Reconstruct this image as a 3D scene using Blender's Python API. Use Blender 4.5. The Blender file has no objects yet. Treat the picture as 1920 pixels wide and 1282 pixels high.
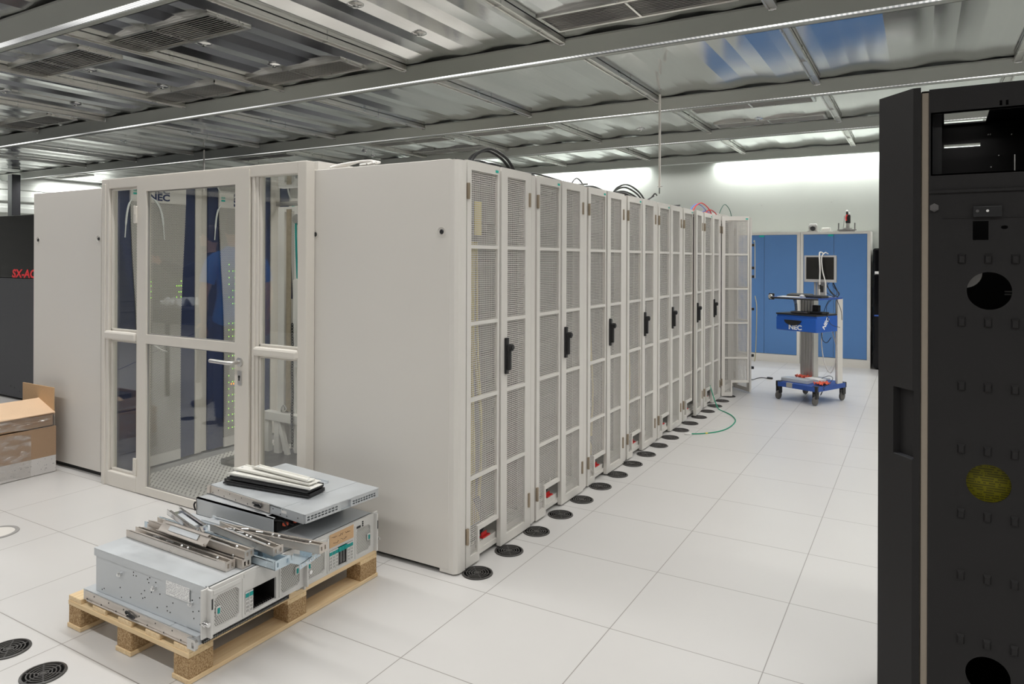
import bpy, bmesh, math, random
from mathutils import Vector, Matrix, Euler

random.seed(7)
SC = bpy.context.scene
COL = SC.collection
PI = math.pi

# ------------------------------------------------------------------ camera
cam_data = bpy.data.cameras.new('camera')
cam = bpy.data.objects.new('camera', cam_data)
COL.objects.link(cam)
cam.location = (0.0, 0.0, 1.5088)
YAW, ROLL = math.radians(30.25), math.radians(-0.2)
cam.rotation_euler = (Matrix.Rotation(YAW, 3, 'Z') @ Matrix.Rotation(PI / 2, 3, 'X') @ Matrix.Rotation(-ROLL, 3, 'Z')).to_euler()
cam_data.sensor_width = 36.0
cam_data.lens = 1315.89 / 1920 * 36.0
cam_data.shift_y = -(641.0 - 485.94) / 1920
cam_data.clip_start = 0.05
cam_data.clip_end = 100
SC.camera = cam

# ------------------------------------------------------------------ world, exposure
world = bpy.data.worlds.new('world')
SC.world = world
world.use_nodes = True
world.node_tree.nodes['Background'].inputs[0].default_value = (0.9, 0.95, 1.0, 1)
world.node_tree.nodes['Background'].inputs[1].default_value = 0.05
SC.view_settings.view_transform = 'Standard'
SC.view_settings.look = 'None'
SC.view_settings.exposure = 0.0
SC.view_settings.gamma = 1.0
SC.view_settings.use_curve_mapping = False
SC.cycles.transparent_max_bounces = 32
SC.cycles.max_bounces = 8
SC.cycles.diffuse_bounces = 4
SC.cycles.glossy_bounces = 4
SC.cycles.sample_clamp_indirect = 6.0

# ------------------------------------------------------------------ lamps of the room
BEAM_Y = [-1.80, 0.42, 2.50, 4.82, 7.03, 9.05, 11.12]     # front edge of each light strip
def lamp(name, loc, sx, sy, power, col=(1.0, 0.985, 0.955), spread=150, rot=(0, 0, 0)):
    d = bpy.data.lights.new(name, 'AREA')
    d.shape = 'RECTANGLE'; d.size = sx; d.size_y = sy
    d.energy = power; d.color = col; d.spread = math.radians(spread)
    o = bpy.data.objects.new(name, d); COL.objects.link(o)
    o.location = loc; o.rotation_euler = rot
    return o
for by in BEAM_Y[:-1]:
    lamp('ceiling_lamp', (-5.0, by + 0.04, 3.04), 20.0, 0.07, 153.0)
lamp('ceiling_lamp', (-5.0, 11.16, 3.04), 20.0, 0.07, 48.0)
for x0 in (-2.855, -1.645, -0.435, 0.775, -5.205, -6.415, -8.2, -9.9):   # wall washers under the last beam
    lamp('wall_lamp', (x0 + 0.6, 11.36, 3.05), 1.12, 0.05, 15.0, (0.95, 1.0, 0.97), 170, (math.radians(35), 0, 0))
for y0 in (4.6, 6.2, 8.4):                                               # washers along the far left wall
    lamp('wall_lamp', (-15.75, y0, 3.0), 0.06, 1.2, 26.0, (0.97, 1.0, 0.97), 170, (0, math.radians(35), 0))

# ------------------------------------------------------------------ node materials
class NT:
    def __init__(s, name):
        s.m = bpy.data.materials.new(name); s.m.use_nodes = True
        s.t = s.m.node_tree; s.t.nodes.clear()
        s.out = s.t.nodes.new('ShaderNodeOutputMaterial')
    def n(s, typ, **kw):
        nd = s.t.nodes.new('ShaderNode' + typ)
        for k, v in kw.items(): setattr(nd, k, v)
        return nd
    def l(s, a, b): s.t.links.new(a, b)
    def set(s, sock, v):
        if hasattr(v, 'node'): s.l(v, sock)
        else: sock.default_value = v
    def math(s, op, a, b=0.0, c=0.0):
        nd = s.n('Math', operation=op)
        s.set(nd.inputs[0], a); s.set(nd.inputs[1], b); s.set(nd.inputs[2], c)
        return nd.outputs[0]
    def xyz(s):
        tc = s.n('TexCoord'); sp = s.n('SeparateXYZ'); s.l(tc.outputs['Object'], sp.inputs[0])
        s.obj = tc.outputs['Object']
        return sp.outputs[0], sp.outputs[1], sp.outputs[2]
    def noise(s, scale, detail=3, vec=None, stretch=None):
        nd = s.n('TexNoise'); nd.inputs['Scale'].default_value = scale; nd.inputs['Detail'].default_value = detail
        if vec is None:
            tc = s.n('TexCoord'); vec = tc.outputs['Object']
        if stretch:
            mp = s.n('Mapping'); mp.inputs['Scale'].default_value = stretch; s.l(vec, mp.inputs[0]); vec = mp.outputs[0]
        s.l(vec, nd.inputs['Vector'])
        return nd.outputs['Fac']
    def mix(s, fac, a, b):
        nd = s.n('Mix', data_type='RGBA')
        s.set(nd.inputs[0], fac)
        for i, v in ((6, a), (7, b)):
            if hasattr(v, 'node'): s.l(v, nd.inputs[i])
            else: nd.inputs[i].default_value = (*v[:3], 1)
        return nd.outputs[2]
    def ramp(s, fac, a, b, lo=0.3, hi=0.7):
        nd = s.n('MapRange'); s.set(nd.inputs[0], fac)
        nd.inputs[1].default_value = lo; nd.inputs[2].default_value = hi
        nd.inputs[3].default_value = a; nd.inputs[4].default_value = b
        return nd.outputs[0]
    def bsdf(s, col, rough=0.5, metal=0.0, spec=0.5, bump=None, bstr=0.1, bdist=0.002, coat=0.0):
        b = s.n('BsdfPrincipled')
        if hasattr(col, 'node'): s.l(col, b.inputs['Base Color'])
        else: b.inputs['Base Color'].default_value = (*col[:3], 1)
        s.set(b.inputs['Roughness'], rough); s.set(b.inputs['Metallic'], metal)
        b.inputs['Specular IOR Level'].default_value = spec
        b.inputs['Coat Weight'].default_value = coat
        if bump is not None:
            bp = s.n('Bump'); bp.inputs['Strength'].default_value = bstr; bp.inputs['Distance'].default_value = bdist
            s.l(bump, bp.inputs['Height']); s.l(bp.outputs[0], b.inputs['Normal'])
        s.last = b
        return b.outputs[0]
    def done(s, sh):
        s.l(sh, s.out.inputs[0]); return s.m

def paint(name, col, rough=0.45, var=0.05, spec=0.4, scale=6, metal=0.0, bump=0.0):
    t = NT(name); f = t.noise(scale, 4)
    lo = tuple(c * (1 - var) for c in col); hi = tuple(min(1, c * (1 + var)) for c in col)
    bn = t.noise(900, 2) if bump else None
    return t.done(t.bsdf(t.mix(f, lo, hi), rough, metal, spec, bn, bump, 0.0005))

def metal(name, col, rough=0.3, var=0.12, scale=12, stretch=(1, 1, 1), mt=1.0):
    t = NT(name); f = t.noise(scale, 5, stretch=stretch)
    lo = tuple(c * (1 - var) for c in col); hi = tuple(min(1, c * (1 + var)) for c in col)
    return t.done(t.bsdf(t.mix(f, lo, hi), t.ramp(f, rough * 0.8, rough * 1.25), mt))

def perforated(name, col, pitch, hole, ax=(1, 2), rough=0.45, diamond=False, metal_=0.0):
    """sheet metal with square (or staggered round) holes cut right through"""
    t = NT(name); c = t.xyz(); u, v = c[ax[0]], c[ax[1]]
    if diamond:
        a = t.math('MULTIPLY', u, 1 / pitch); b = t.math('MULTIPLY', v, 1 / (pitch * 0.866))
        row = t.math('FLOOR', b)
        a = t.math('ADD', a, t.math('MULTIPLY', t.math('MODULO', row, 2.0), 0.5))
        fu = t.math('SUBTRACT', t.math('FRACT', a), 0.5); fv = t.math('SUBTRACT', t.math('FRACT', b), 0.5)
        r = t.math('SQRT', t.math('ADD', t.math('MULTIPLY', fu, fu), t.math('MULTIPLY', t.math('MULTIPLY', fv, fv), 0.75)))
        h = t.math('LESS_THAN', r, hole / 2)
    else:
        fu = t.math('ABSOLUTE', t.math('SUBTRACT', t.math('FRACT', t.math('MULTIPLY', u, 1 / pitch)), 0.5))
        fv = t.math('ABSOLUTE', t.math('SUBTRACT', t.math('FRACT', t.math('MULTIPLY', v, 1 / pitch)), 0.5))
        h = t.math('MULTIPLY', t.math('LESS_THAN', fu, hole / 2), t.math('LESS_THAN', fv, hole / 2))
    sh = t.bsdf(col, rough, metal_, 0.4)
    tr = t.n('BsdfTransparent'); mx = t.n('MixShader')
    t.l(h, mx.inputs[0]); t.l(sh, mx.inputs[1]); t.l(tr.outputs[0], mx.inputs[2])
    return t.done(mx.outputs[0])

def glass(name, tint=(0.97, 0.985, 0.98), f0=1.5, rough=0.0):
    t = NT(name); fr = t.n('Fresnel'); gm = t.n('NewGeometry')
    # same reflectance on the way in and on the way out of the pane
    t.l(t.math('ADD', f0, t.math('MULTIPLY', gm.outputs['Backfacing'], 1.0 / f0 - f0)), fr.inputs[0])
    tr = t.n('BsdfTransparent'); tr.inputs[0].default_value = (*tint, 1)
    gl = t.n('BsdfGlossy'); gl.inputs['Roughness'].default_value = rough; gl.inputs[0].default_value = (1, 1, 1, 1)
    mx = t.n('MixShader'); t.l(fr.outputs[0], mx.inputs[0]); t.l(tr.outputs[0], mx.inputs[1]); t.l(gl.outputs[0], mx.inputs[2])
    return t.done(mx.outputs[0])

def emit(name, col, st):
    t = NT(name); e = t.n('Emission'); e.inputs[0].default_value = (*col, 1); e.inputs[1].default_value = st
    return t.done(e.outputs[0])

def floor_mat():
    t = NT('raised_floor_laminate'); x, y, z = t.xyz()
    def line(c, off):
        f = t.math('FRACT', t.math('MULTIPLY', t.math('SUBTRACT', c, off), 1 / 0.6))
        return t.math('MINIMUM', f, t.math('SUBTRACT', 1.0, f))
    ln = t.math('MINIMUM', line(x, -1.697), line(y, 3.285))
    seam = t.math('LESS_THAN', ln, 0.0030)
    soft = t.ramp(ln, 1.0, 0.0, 0.003, 0.012)
    cell = t.n('TexWhiteNoise', noise_dimensions='2D'); cm = t.n('CombineXYZ')
    t.l(t.math('FLOOR', t.math('MULTIPLY', t.math('SUBTRACT', x, -1.697), 1 / 0.6)), cm.inputs[0])
    t.l(t.math('FLOOR', t.math('MULTIPLY', t.math('SUBTRACT', y, 3.285), 1 / 0.6)), cm.inputs[1])
    t.l(cm.outputs[0], cell.inputs['Vector'])
    n1 = t.noise(2.2, 4, t.obj); n2 = t.noise(60, 3, t.obj)
    base = t.mix(t.ramp(n1, 0, 1), (0.585, 0.573, 0.560), (0.605, 0.593, 0.580))
    base = t.mix(t.math('MULTIPLY', cell.outputs['Value'], 0.35), base, (0.572, 0.562, 0.55))
    base = t.mix(t.math('MULTIPLY', soft, 0.10), base, (0.5, 0.47, 0.43))
    base = t.mix(t.math('MULTIPLY', seam, 0.75), base, (0.16, 0.145, 0.13))
    return t.done(t.bsdf(base, 0.30, 0, 0.5))

def slot_mat():
    t = NT('slotted_steel_tile'); x, y, z = t.xyz()
    # staggered slots running diagonally across the tile
    u = t.math('MULTIPLY', t.math('ADD', x, y), 0.7071); v = t.math('MULTIPLY', t.math('SUBTRACT', y, x), 0.7071)
    b = t.math('MULTIPLY', u, 1 / 0.026); row = t.math('FLOOR', b)
    a = t.math('ADD', t.math('MULTIPLY', v, 1 / 0.060), t.math('MULTIPLY', t.math('MODULO', row, 2.0), 0.5))
    fu = t.math('ABSOLUTE', t.math('SUBTRACT', t.math('FRACT', b), 0.5)); fv = t.math('ABSOLUTE', t.math('SUBTRACT', t.math('FRACT', a), 0.5))
    h = t.math('MULTIPLY', t.math('LESS_THAN', fu, 0.20), t.math('LESS_THAN', fv, 0.36))
    return t.done(t.bsdf(t.mix(h, (0.68, 0.65, 0.61), (0.27, 0.25, 0.225)), 0.4, 0, 0.4))

def ceiling_mat():
    t = NT('brushed_aluminium_sheet'); x, y, z = t.xyz()
    n = t.noise(3, 5, t.obj, (14, 0.8, 1)); n2 = t.noise(1.6, 3, t.obj)
    return t.done(t.bsdf(t.mix(n, (0.70, 0.71, 0.71), (0.80, 0.80, 0.79)), t.ramp(n2, 0.12, 0.18), 1.0, 0.5))

def strip_mat():
    """mirror louvre of the light strip: bright lamellae, lit from inside"""
    t = NT('lamp_louvre'); x, y, z = t.xyz()
    f = t.math('FRACT', t.math('MULTIPLY', x, 1 / 0.032))
    blade = t.math('GREATER_THAN', f, 0.55)
    n = t.noise(0.55, 1, t.obj)
    e = t.n('Emission'); t.l(t.mix(blade, (1.0, 0.99, 0.97), (0.62, 0.63, 0.62)), e.inputs[0])
    t.l(t.ramp(n, 0.45, 2.2, 0.40, 0.62), e.inputs[1])
    return t.done(e.outputs[0])

def wood_mat(name, c1, c2, axis):
    t = NT(name); st = [18, 18, 18]; st[axis] = 1.2
    n = t.noise(5, 6, None, tuple(st)); n2 = t.noise(3.0, 2)
    c = t.mix(t.ramp(n, 0, 1), c1, c2)
    c = t.mix(t.math('MULTIPLY', t.math('GREATER_THAN', n2, 0.68), 0.35), c, tuple(k * 0.55 for k in c1))
    return t.done(t.bsdf(c, 0.65, 0, 0.25, n, 0.2, 0.001))

def chip_mat():
    t = NT('pressed_wood_chip'); tc = t.n('TexCoord')
    v = t.n('TexVoronoi'); v.inputs['Scale'].default_value = 260; t.l(tc.outputs['Object'], v.inputs['Vector'])
    n = t.noise(170, 4)
    c = t.mix(t.ramp(v.outputs['Distance'], 0, 1, 0.1, 0.7), (0.44, 0.29, 0.15), (0.27, 0.165, 0.08))
    c = t.mix(t.ramp(n, 0, 1, 0.45, 0.6), c, (0.52, 0.37, 0.21))
    return t.done(t.bsdf(c, 0.85, 0, 0.15, n, 0.6, 0.002))

def board_mat(name, col):
    t = NT(name); n = t.noise(140, 4); n2 = t.noise(5, 3)
    c = t.mix(n2, tuple(k * 0.9 for k in col), tuple(min(1, k * 1.08) for k in col))
    c = t.mix(t.math('MULTIPLY', t.ramp(n, 0, 1, 0.5, 0.8), 0.3), c, tuple(k * 0.7 for k in col))
    return t.done(t.bsdf(c, 0.8, 0, 0.2))

def foil_mat():
    t = NT('clear_packing_film'); n = t.noise(9, 5, None, (1, 1, 2.5))
    tr = t.n('BsdfTransparent'); tr.inputs[0].default_value = (0.93, 0.92, 0.91, 1)
    gl = t.n('BsdfGlossy'); gl.inputs['Roughness'].default_value = 0.14
    df = t.n('BsdfDiffuse'); df.inputs[0].default_value = (0.8, 0.79, 0.78, 1)
    bp = t.n('Bump'); bp.inputs['Strength'].default_value = 1.0; bp.inputs['Distance'].default_value = 0.03
    t.l(n, bp.inputs['Height']); t.l(bp.outputs[0], gl.inputs['Normal'])
    m0 = t.n('MixShader'); m0.inputs[0].default_value = 0.45; t.l(gl.outputs[0], m0.inputs[1]); t.l(df.outputs[0], m0.inputs[2])
    m1 = t.n('MixShader'); t.l(t.ramp(n, 0.12, 0.55, 0.45, 0.68), m1.inputs[0]); t.l(tr.outputs[0], m1.inputs[1]); t.l(m0.outputs[0], m1.inputs[2])
    return t.done(m1.outputs[0])

def print_mat(name, paper, ink, ax=(0, 2), lines=0.012, words=0.03, cover=0.55):
    """paper with illegible small print in lines"""
    t = NT(name); c = t.xyz(); u, v = c[ax[0]], c[ax[1]]
    row = t.math('MULTIPLY', v, 1 / lines); fr = t.math('FRACT', row)
    cm = t.n('CombineXYZ'); t.l(t.math('MULTIPLY', u, 1 / words), cm.inputs[0]); t.l(t.math('FLOOR', row), cm.inputs[1])
    n = t.n('TexNoise'); n.inputs['Scale'].default_value = 2.1; n.inputs['Detail'].default_value = 3; t.l(cm.outputs[0], n.inputs['Vector'])
    h = t.math('MULTIPLY', t.math('GREATER_THAN', n.outputs['Fac'], cover), t.math('LESS_THAN', t.math('ABSOLUTE', t.math('SUBTRACT', fr, 0.5)), 0.28))
    return t.done(t.bsdf(t.mix(t.math('MULTIPLY', h, 0.8), paper, ink), 0.6, 0, 0.3))

def wall_mat(name, a, b):
    t = NT(name); n = t.noise(0.7, 5); n2 = t.noise(45, 4)
    return t.done(t.bsdf(t.mix(t.ramp(n, 0, 1), a, b), 0.55, 0, 0.3, n2, 0.08, 0.002))

M = {}
M['white'] = paint('powder_coated_white', (0.70, 0.675, 0.635), 0.42, 0.015, 0.35)
M['white2'] = paint('powder_coated_white_panel', (0.68, 0.655, 0.615), 0.5, 0.02, 0.3, 2)
M['frame_white'] = paint('cream_aluminium_profile', (0.68, 0.645, 0.59), 0.42, 0.02, 0.35)
M['mesh'] = perforated('perforated_white_sheet', (0.70, 0.675, 0.635), 0.0105, 0.765)
M['necmesh'] = perforated('fine_perforated_sheet', (0.60, 0.575, 0.54), 0.011, 0.60, diamond=True)
M['dark'] = paint('dark_rack_interior', (0.014, 0.0135, 0.0135), 0.6, 0.2)
M['black'] = paint('black_plastic', (0.018, 0.018, 0.019), 0.42, 0.1, 0.4)
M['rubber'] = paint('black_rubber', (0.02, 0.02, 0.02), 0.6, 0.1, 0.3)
M['rackblack'] = paint('black_textured_paint', (0.0155, 0.0145, 0.0148), 0.62, 0.06, 0.3, 3, 0, 0.25)
M['glossblack'] = paint('black_gloss_panel', (0.004, 0.004, 0.005), 0.10, 0.0, 0.25)
M['sxgrey'] = paint('dark_grey_textured_paint', (0.045, 0.046, 0.052), 0.55, 0.1, 0.35, 30)
M['navy'] = paint('navy_gloss_panel', (0.022, 0.036, 0.10), 0.16, 0.03, 0.5)
M['blue'] = paint('blue_cabinet_paint', (0.085, 0.20, 0.44), 0.42, 0.03, 0.4)
M['blue2'] = paint('bright_blue_paint', (0.012, 0.10, 0.46), 0.38, 0.03, 0.4)
M['bluedeck'] = paint('blue_deck_paint', (0.03, 0.085, 0.34), 0.5, 0.05, 0.35)
M['beam'] = paint('grey_green_beam_paint', (0.275, 0.285, 0.262), 0.5, 0.03, 0.3)
M['zinc'] = metal('galvanised_steel', (0.60, 0.63, 0.655), 0.40, 0.08, 9, (1, 1, 1), 0.45)
M['zincside'] = metal('galvanised_steel_side', (0.56, 0.585, 0.605), 0.42, 0.08, 5, (1, 1, 1), 0.5)
M['nickel'] = metal('nickel_steel_rail', (0.62, 0.57, 0.52), 0.33, 0.12, 16, (1, 1, 1), 0.75)
M['bluezinc'] = metal('blue_passivated_steel', (0.58, 0.68, 0.75), 0.30, 0.12, 10, (1, 1, 1), 0.7)
M['alu'] = metal('anodised_aluminium', (0.62, 0.61, 0.59), 0.38, 0.06, 20)
M['chrome'] = metal('polished_steel', (0.72, 0.72, 0.72), 0.14, 0.05)
M['rail'] = metal('aluminium_rail', (0.62, 0.61, 0.58), 0.30, 0.06, 5)
M['slat'] = paint('vent_slat_paint', (0.34, 0.335, 0.32), 0.45, 0.06, 0.4)
M['vframe'] = metal('vent_frame_aluminium', (0.66, 0.65, 0.62), 0.32, 0.05)
M['dkmetal'] = metal('dark_steel', (0.25, 0.24, 0.24), 0.4, 0.1)
M['hinge'] = metal('brass_brown_hinge', (0.42, 0.35, 0.27), 0.42, 0.1)
M['servergrey'] = paint('light_grey_bezel_plastic', (0.60, 0.59, 0.57), 0.45, 0.02, 0.4)
M['servermesh'] = perforated('bezel_hex_mesh', (0.60, 0.59, 0.56), 0.0078, 0.62, (1, 2), 0.4, True)
M['blackmesh'] = perforated('black_wire_mesh', (0.03, 0.03, 0.03), 0.0075, 0.68, (1, 2))
M['teal'] = paint('teal_plastic', (0.0, 0.27, 0.25), 0.4, 0.02)
M['tealtag'] = paint('teal_name_tag', (0.0, 0.42, 0.34), 0.5, 0.02)
M['yellow'] = paint('yellow_plastic', (0.75, 0.60, 0.05), 0.5, 0.05)
M['dimyellow'] = print_mat('yellow_printed_sheet', (0.16, 0.145, 0.002), (0.05, 0.045, 0.005), (0, 2), 0.0065, 0.03, 0.45)
M['red'] = paint('red_plastic', (0.62, 0.03, 0.03), 0.5, 0.05)
M['orange'] = paint('orange_red_plastic', (0.75, 0.13, 0.07), 0.5, 0.05)
M['green'] = paint('green_cable_sheath', (0.01, 0.30, 0.17), 0.45, 0.03)
M['cable'] = paint('black_cable_sheath', (0.02, 0.02, 0.021), 0.42, 0.05)
M['bluecable'] = paint('blue_cable_sheath', (0.16, 0.24, 0.62), 0.45, 0.03)
M['greycable'] = paint('grey_cable_sheath', (0.30, 0.29, 0.28), 0.5, 0.03)
M['whitecable'] = paint('white_cable_sheath', (0.75, 0.73, 0.70), 0.45, 0.02)
M['paper'] = paint('white_paper', (0.80, 0.79, 0.77), 0.7, 0.02)
M['offwhite'] = paint('off_white_sheet', (0.78, 0.77, 0.72), 0.45, 0.02)
M['text_blue'] = paint('navy_lettering', (0.015, 0.03, 0.10), 0.4, 0.0)
M['text_white'] = paint('white_lettering', (0.85, 0.85, 0.85), 0.5, 0.0)
M['text_red'] = paint('red_lettering', (0.62, 0.02, 0.03), 0.4, 0.0)
M['ink'] = paint('black_ink', (0.02, 0.02, 0.02), 0.6, 0.0)
M['glass'] = glass('clear_pane', (0.97, 0.985, 0.98), 1.62)
M['acryl'] = glass('clear_acrylic', (0.96, 0.96, 0.95), 1.33)
M['trunk'] = paint('dark_cable_bundle', (0.10, 0.097, 0.09), 0.5, 0.2)
M['led'] = emit('green_indicator', (0.45, 1.0, 0.10), 1.6)
M['ledo'] = emit('orange_indicator', (1.0, 0.35, 0.05), 1.6)
M['strip'] = strip_mat()
M['floor'] = floor_mat()
M['slot'] = slot_mat()
M['ceil'] = ceiling_mat()
M['wallback'] = wall_mat('painted_concrete', (0.46, 0.48, 0.447), (0.50, 0.52, 0.485))
M['wallplain'] = wall_mat('white_painted_wall', (0.60, 0.61, 0.58), (0.64, 0.65, 0.62))
M['walldark'] = wall_mat('grey_painted_wall', (0.10, 0.10, 0.10), (0.12, 0.12, 0.118))
M['pine_x'] = wood_mat('pine_board_across', (0.68, 0.49, 0.27), (0.79, 0.62, 0.39), 0)
M['pine_y'] = wood_mat('pine_board_along', (0.68, 0.49, 0.28), (0.80, 0.63, 0.40), 1)
M['chip'] = chip_mat()
M['card'] = board_mat('brown_cardboard', (0.38, 0.255, 0.165))
M['card2'] = board_mat('tan_cardboard', (0.56, 0.37, 0.21))
M['card3'] = board_mat('pale_cardboard', (0.72, 0.52, 0.35))
M['foil'] = foil_mat()
M['lab_card'] = print_mat('printed_carton_label', (0.60, 0.58, 0.565), (0.28, 0.28, 0.29), (1, 2), 0.011, 0.05, 0.64)
M['lab_srv'] = print_mat('printed_server_label', (0.80, 0.80, 0.79), (0.42, 0.42, 0.44), (0, 2), 0.006, 0.012, 0.47)
M['strap'] = paint('worn_orange_strap', (0.33, 0.275, 0.20), 0.7, 0.25, 0.2, 40)
M['skin'] = paint('skin', (0.58, 0.34, 0.24), 0.5, 0.05)
M['hair'] = paint('dark_brown_hair', (0.03, 0.02, 0.014), 0.6, 0.2)
M['tshirt'] = paint('blue_cotton', (0.045, 0.21, 0.68), 0.8, 0.06, 0.2)
M['jacket'] = paint('black_cloth', (0.015, 0.016, 0.022), 0.8, 0.1, 0.2)
M['denim'] = paint('dark_denim', (0.03, 0.045, 0.11), 0.8, 0.1, 0.2)
M['shoe'] = paint('dark_leather', (0.03, 0.025, 0.02), 0.5, 0.1)
M['silver'] = paint('silver_monitor_plastic', (0.46, 0.45, 0.44), 0.38, 0.02, 0.45)
M['screen'] = paint('switched_off_screen', (0.012, 0.011, 0.010), 0.25, 0.0, 0.45)

M['greywheel'] = paint('grey_rubber_tyre', (0.11, 0.105, 0.10), 0.6, 0.05)
M['greykeys'] = paint('charcoal_keys', (0.06, 0.06, 0.06), 0.5, 0.1)
M['grom'] = paint('dark_grey_grille_plastic', (0.055, 0.052, 0.05), 0.38, 0.1, 0.5)
M['void'] = paint('black_void', (0.004, 0.004, 0.004), 0.9, 0, 0.05)
M['dkgrey'] = paint('dark_grey_backing', (0.12, 0.117, 0.114), 0.5, 0.1)
M['gloss_white'] = paint('white_gloss_arc', (0.80, 0.82, 0.80), 0.15, 0.0)
M['offgrey'] = paint('light_grey_cupboard_paint', (0.66, 0.64, 0.60), 0.45, 0.02)
M['sealbeige'] = paint('beige_rubber_seal', (0.30, 0.255, 0.205), 0.6, 0.05)
M['greengrey'] = paint('dark_green_sheath', (0.04, 0.16, 0.12), 0.45, 0.03)
M['palecord'] = paint('pale_yellow_sheath', (0.66, 0.60, 0.38), 0.45, 0.03)
M['lips'] = paint('lips', (0.45, 0.17, 0.14), 0.5, 0.02)
M['aislegrey'] = paint('grey_floor_plate', (0.30, 0.29, 0.28), 0.4, 0.05)

# ------------------------------------------------------------------ mesh builder
class MB:
    """collects shapes; build() links them as ONE mesh object"""
    def __init__(s): s.bm = bmesh.new(); s.smooth = False
    def _take(s, b, mtx=None):
        if mtx is not None: bmesh.ops.transform(b, matrix=mtx, verts=b.verts)
        me = bpy.data.meshes.new('tmp'); b.to_mesh(me); b.free(); s.bm.from_mesh(me); bpy.data.meshes.remove(me)
        return s
    def obox(s, c, size, R=None, bev=0.0, seg=2):
        b = bmesh.new(); bmesh.ops.create_cube(b, size=1)
        bmesh.ops.scale(b, vec=size, verts=b.verts)
        if bev: bmesh.ops.bevel(b, geom=b.edges[:], offset=bev, segments=seg, profile=0.5, affect='EDGES')
        mt = Matrix.Translation(c)
        if R is not None: mt = mt @ R.to_4x4()
        return s._take(b, mt)
    def box(s, x0, y0, z0, x1, y1, z1, bev=0.0, seg=2):
        return s.obox(((x0 + x1) / 2, (y0 + y1) / 2, (z0 + z1) / 2), (abs(x1 - x0), abs(y1 - y0), abs(z1 - z0)), None, bev, seg)
    def cyl(s, p0, p1, r, n=16, r2=None, cap=True):
        p0, p1 = Vector(p0), Vector(p1); d = p1 - p0
        b = bmesh.new(); bmesh.ops.create_cone(b, cap_ends=cap, segments=n, radius1=r, radius2=r if r2 is None else r2, depth=d.length)
        s.smooth = True
        return s._take(b, Matrix.Translation((p0 + p1) / 2) @ d.to_track_quat('Z', 'Y').to_matrix().to_4x4())
    def sphere(s, c, r, sc=(1, 1, 1), n=16):
        b = bmesh.new(); bmesh.ops.create_uvsphere(b, u_segments=n, v_segments=max(6, n // 2), radius=r)
        bmesh.ops.scale(b, vec=sc, verts=b.verts); s.smooth = True
        return s._take(b, Matrix.Translation(c))
    def tube(s, pts, r, n=8, sub=6, flat=None):
        """round cable along a smooth path (Catmull-Rom); flat = (width, height) sweeps a rectangle"""
        P = [Vector(p) for p in pts]
        if sub > 1 and len(P) > 2:
            Q = []
            for i in range(len(P) - 1):
                a = P[i - 1] if i else P[0] * 2 - P[1]; b_, c = P[i], P[i + 1]
                d = P[i + 2] if i + 2 < len(P) else P[-1] * 2 - P[-2]
                for k in range(sub):
                    t = k / sub
                    Q.append(0.5 * ((2 * b_) + (c - a) * t + (2 * a - 5 * b_ + 4 * c - d) * t * t + (3 * b_ - a - 3 * c + d) * t ** 3))
            Q.append(P[-1]); P = Q
        b = bmesh.new(); rings = []; up = Vector((0.31, 0.17, 0.93)).normalized()
        for i, p in enumerate(P):
            t = (P[min(i + 1, len(P) - 1)] - P[max(i - 1, 0)]).normalized()
            u = up - t * up.dot(t)
            if u.length < 1e-4: u = Vector((1, 0, 0)) - t * t.x
            u.normalize(); w = t.cross(u); up = u
            rr = r[i * len(r) // len(P)] if isinstance(r, (list, tuple)) else r
            rings.append([b.verts.new(p + (u * math.cos(2 * PI * k / n) + w * math.sin(2 * PI * k / n)) * rr) for k in range(n)])
        for A, B in zip(rings, rings[1:]):
            for k in range(n): b.faces.new((A[k], A[(k + 1) % n], B[(k + 1) % n], B[k]))
        b.faces.new(rings[0][::-1]); b.faces.new(rings[-1]); s.smooth = True
        return s._take(b)
    def prism(s, pts, axis, a, b_, bev=0.0):
        """polygon extruded along x (pts = y,z), y (pts = x,z) or z (pts = x,y)"""
        return s.plate(pts, [], axis, a, b_)
    def plate(s, outer, holes, axis, a, b_):
        """flat sheet with holes, extruded from a to b along axis"""
        b = bmesh.new()
        def P(p, h):
            return (h, p[0], p[1]) if axis == 'x' else (p[0], h, p[1]) if axis == 'y' else (p[0], p[1], h)
        ed = []
        for loop in [outer] + holes:
            vs = [b.verts.new(P(p, a)) for p in loop]
            for i in range(len(vs)): ed.append(b.edges.new((vs[i], vs[(i + 1) % len(vs)])))
        bmesh.ops.triangle_fill(b, use_beauty=True, use_dissolve=False, edges=ed)
        bmesh.ops.dissolve_limit(b, angle_limit=0.001, verts=b.verts, edges=b.edges)
        f = b.faces[:]
        r = bmesh.ops.extrude_face_region(b, geom=f)
        d = Vector(P((0, 0), b_ - a)) if axis != 'q' else None
        bmesh.ops.translate(b, vec=d, verts=[v for v in r['geom'] if isinstance(v, bmesh.types.BMVert)])
        bmesh.ops.recalc_face_normals(b, faces=b.faces)
        return s._take(b)
    def lathe(s, prof, c=(0, 0, 0), axis='z', n=24):
        b = bmesh.new(); rings = []
        for r, h in prof:
            rings.append([b.verts.new((max(r, 1e-5) * math.cos(2 * PI * k / n), max(r, 1e-5) * math.sin(2 * PI * k / n), h)) for k in range(n)])
        for A, B in zip(rings, rings[1:]):
            for k in range(n): b.faces.new((A[k], A[(k + 1) % n], B[(k + 1) % n], B[k]))
        bmesh.ops.remove_doubles(b, verts=b.verts, dist=2e-5)
        bmesh.ops.recalc_face_normals(b, faces=b.faces); s.smooth = True
        R = Matrix.Identity(4)
        if axis == 'x': R = Matrix.Rotation(PI / 2, 4, 'Y')
        if axis == 'y': R = Matrix.Rotation(-PI / 2, 4, 'X')
        return s._take(b, Matrix.Translation(c) @ R)
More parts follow.
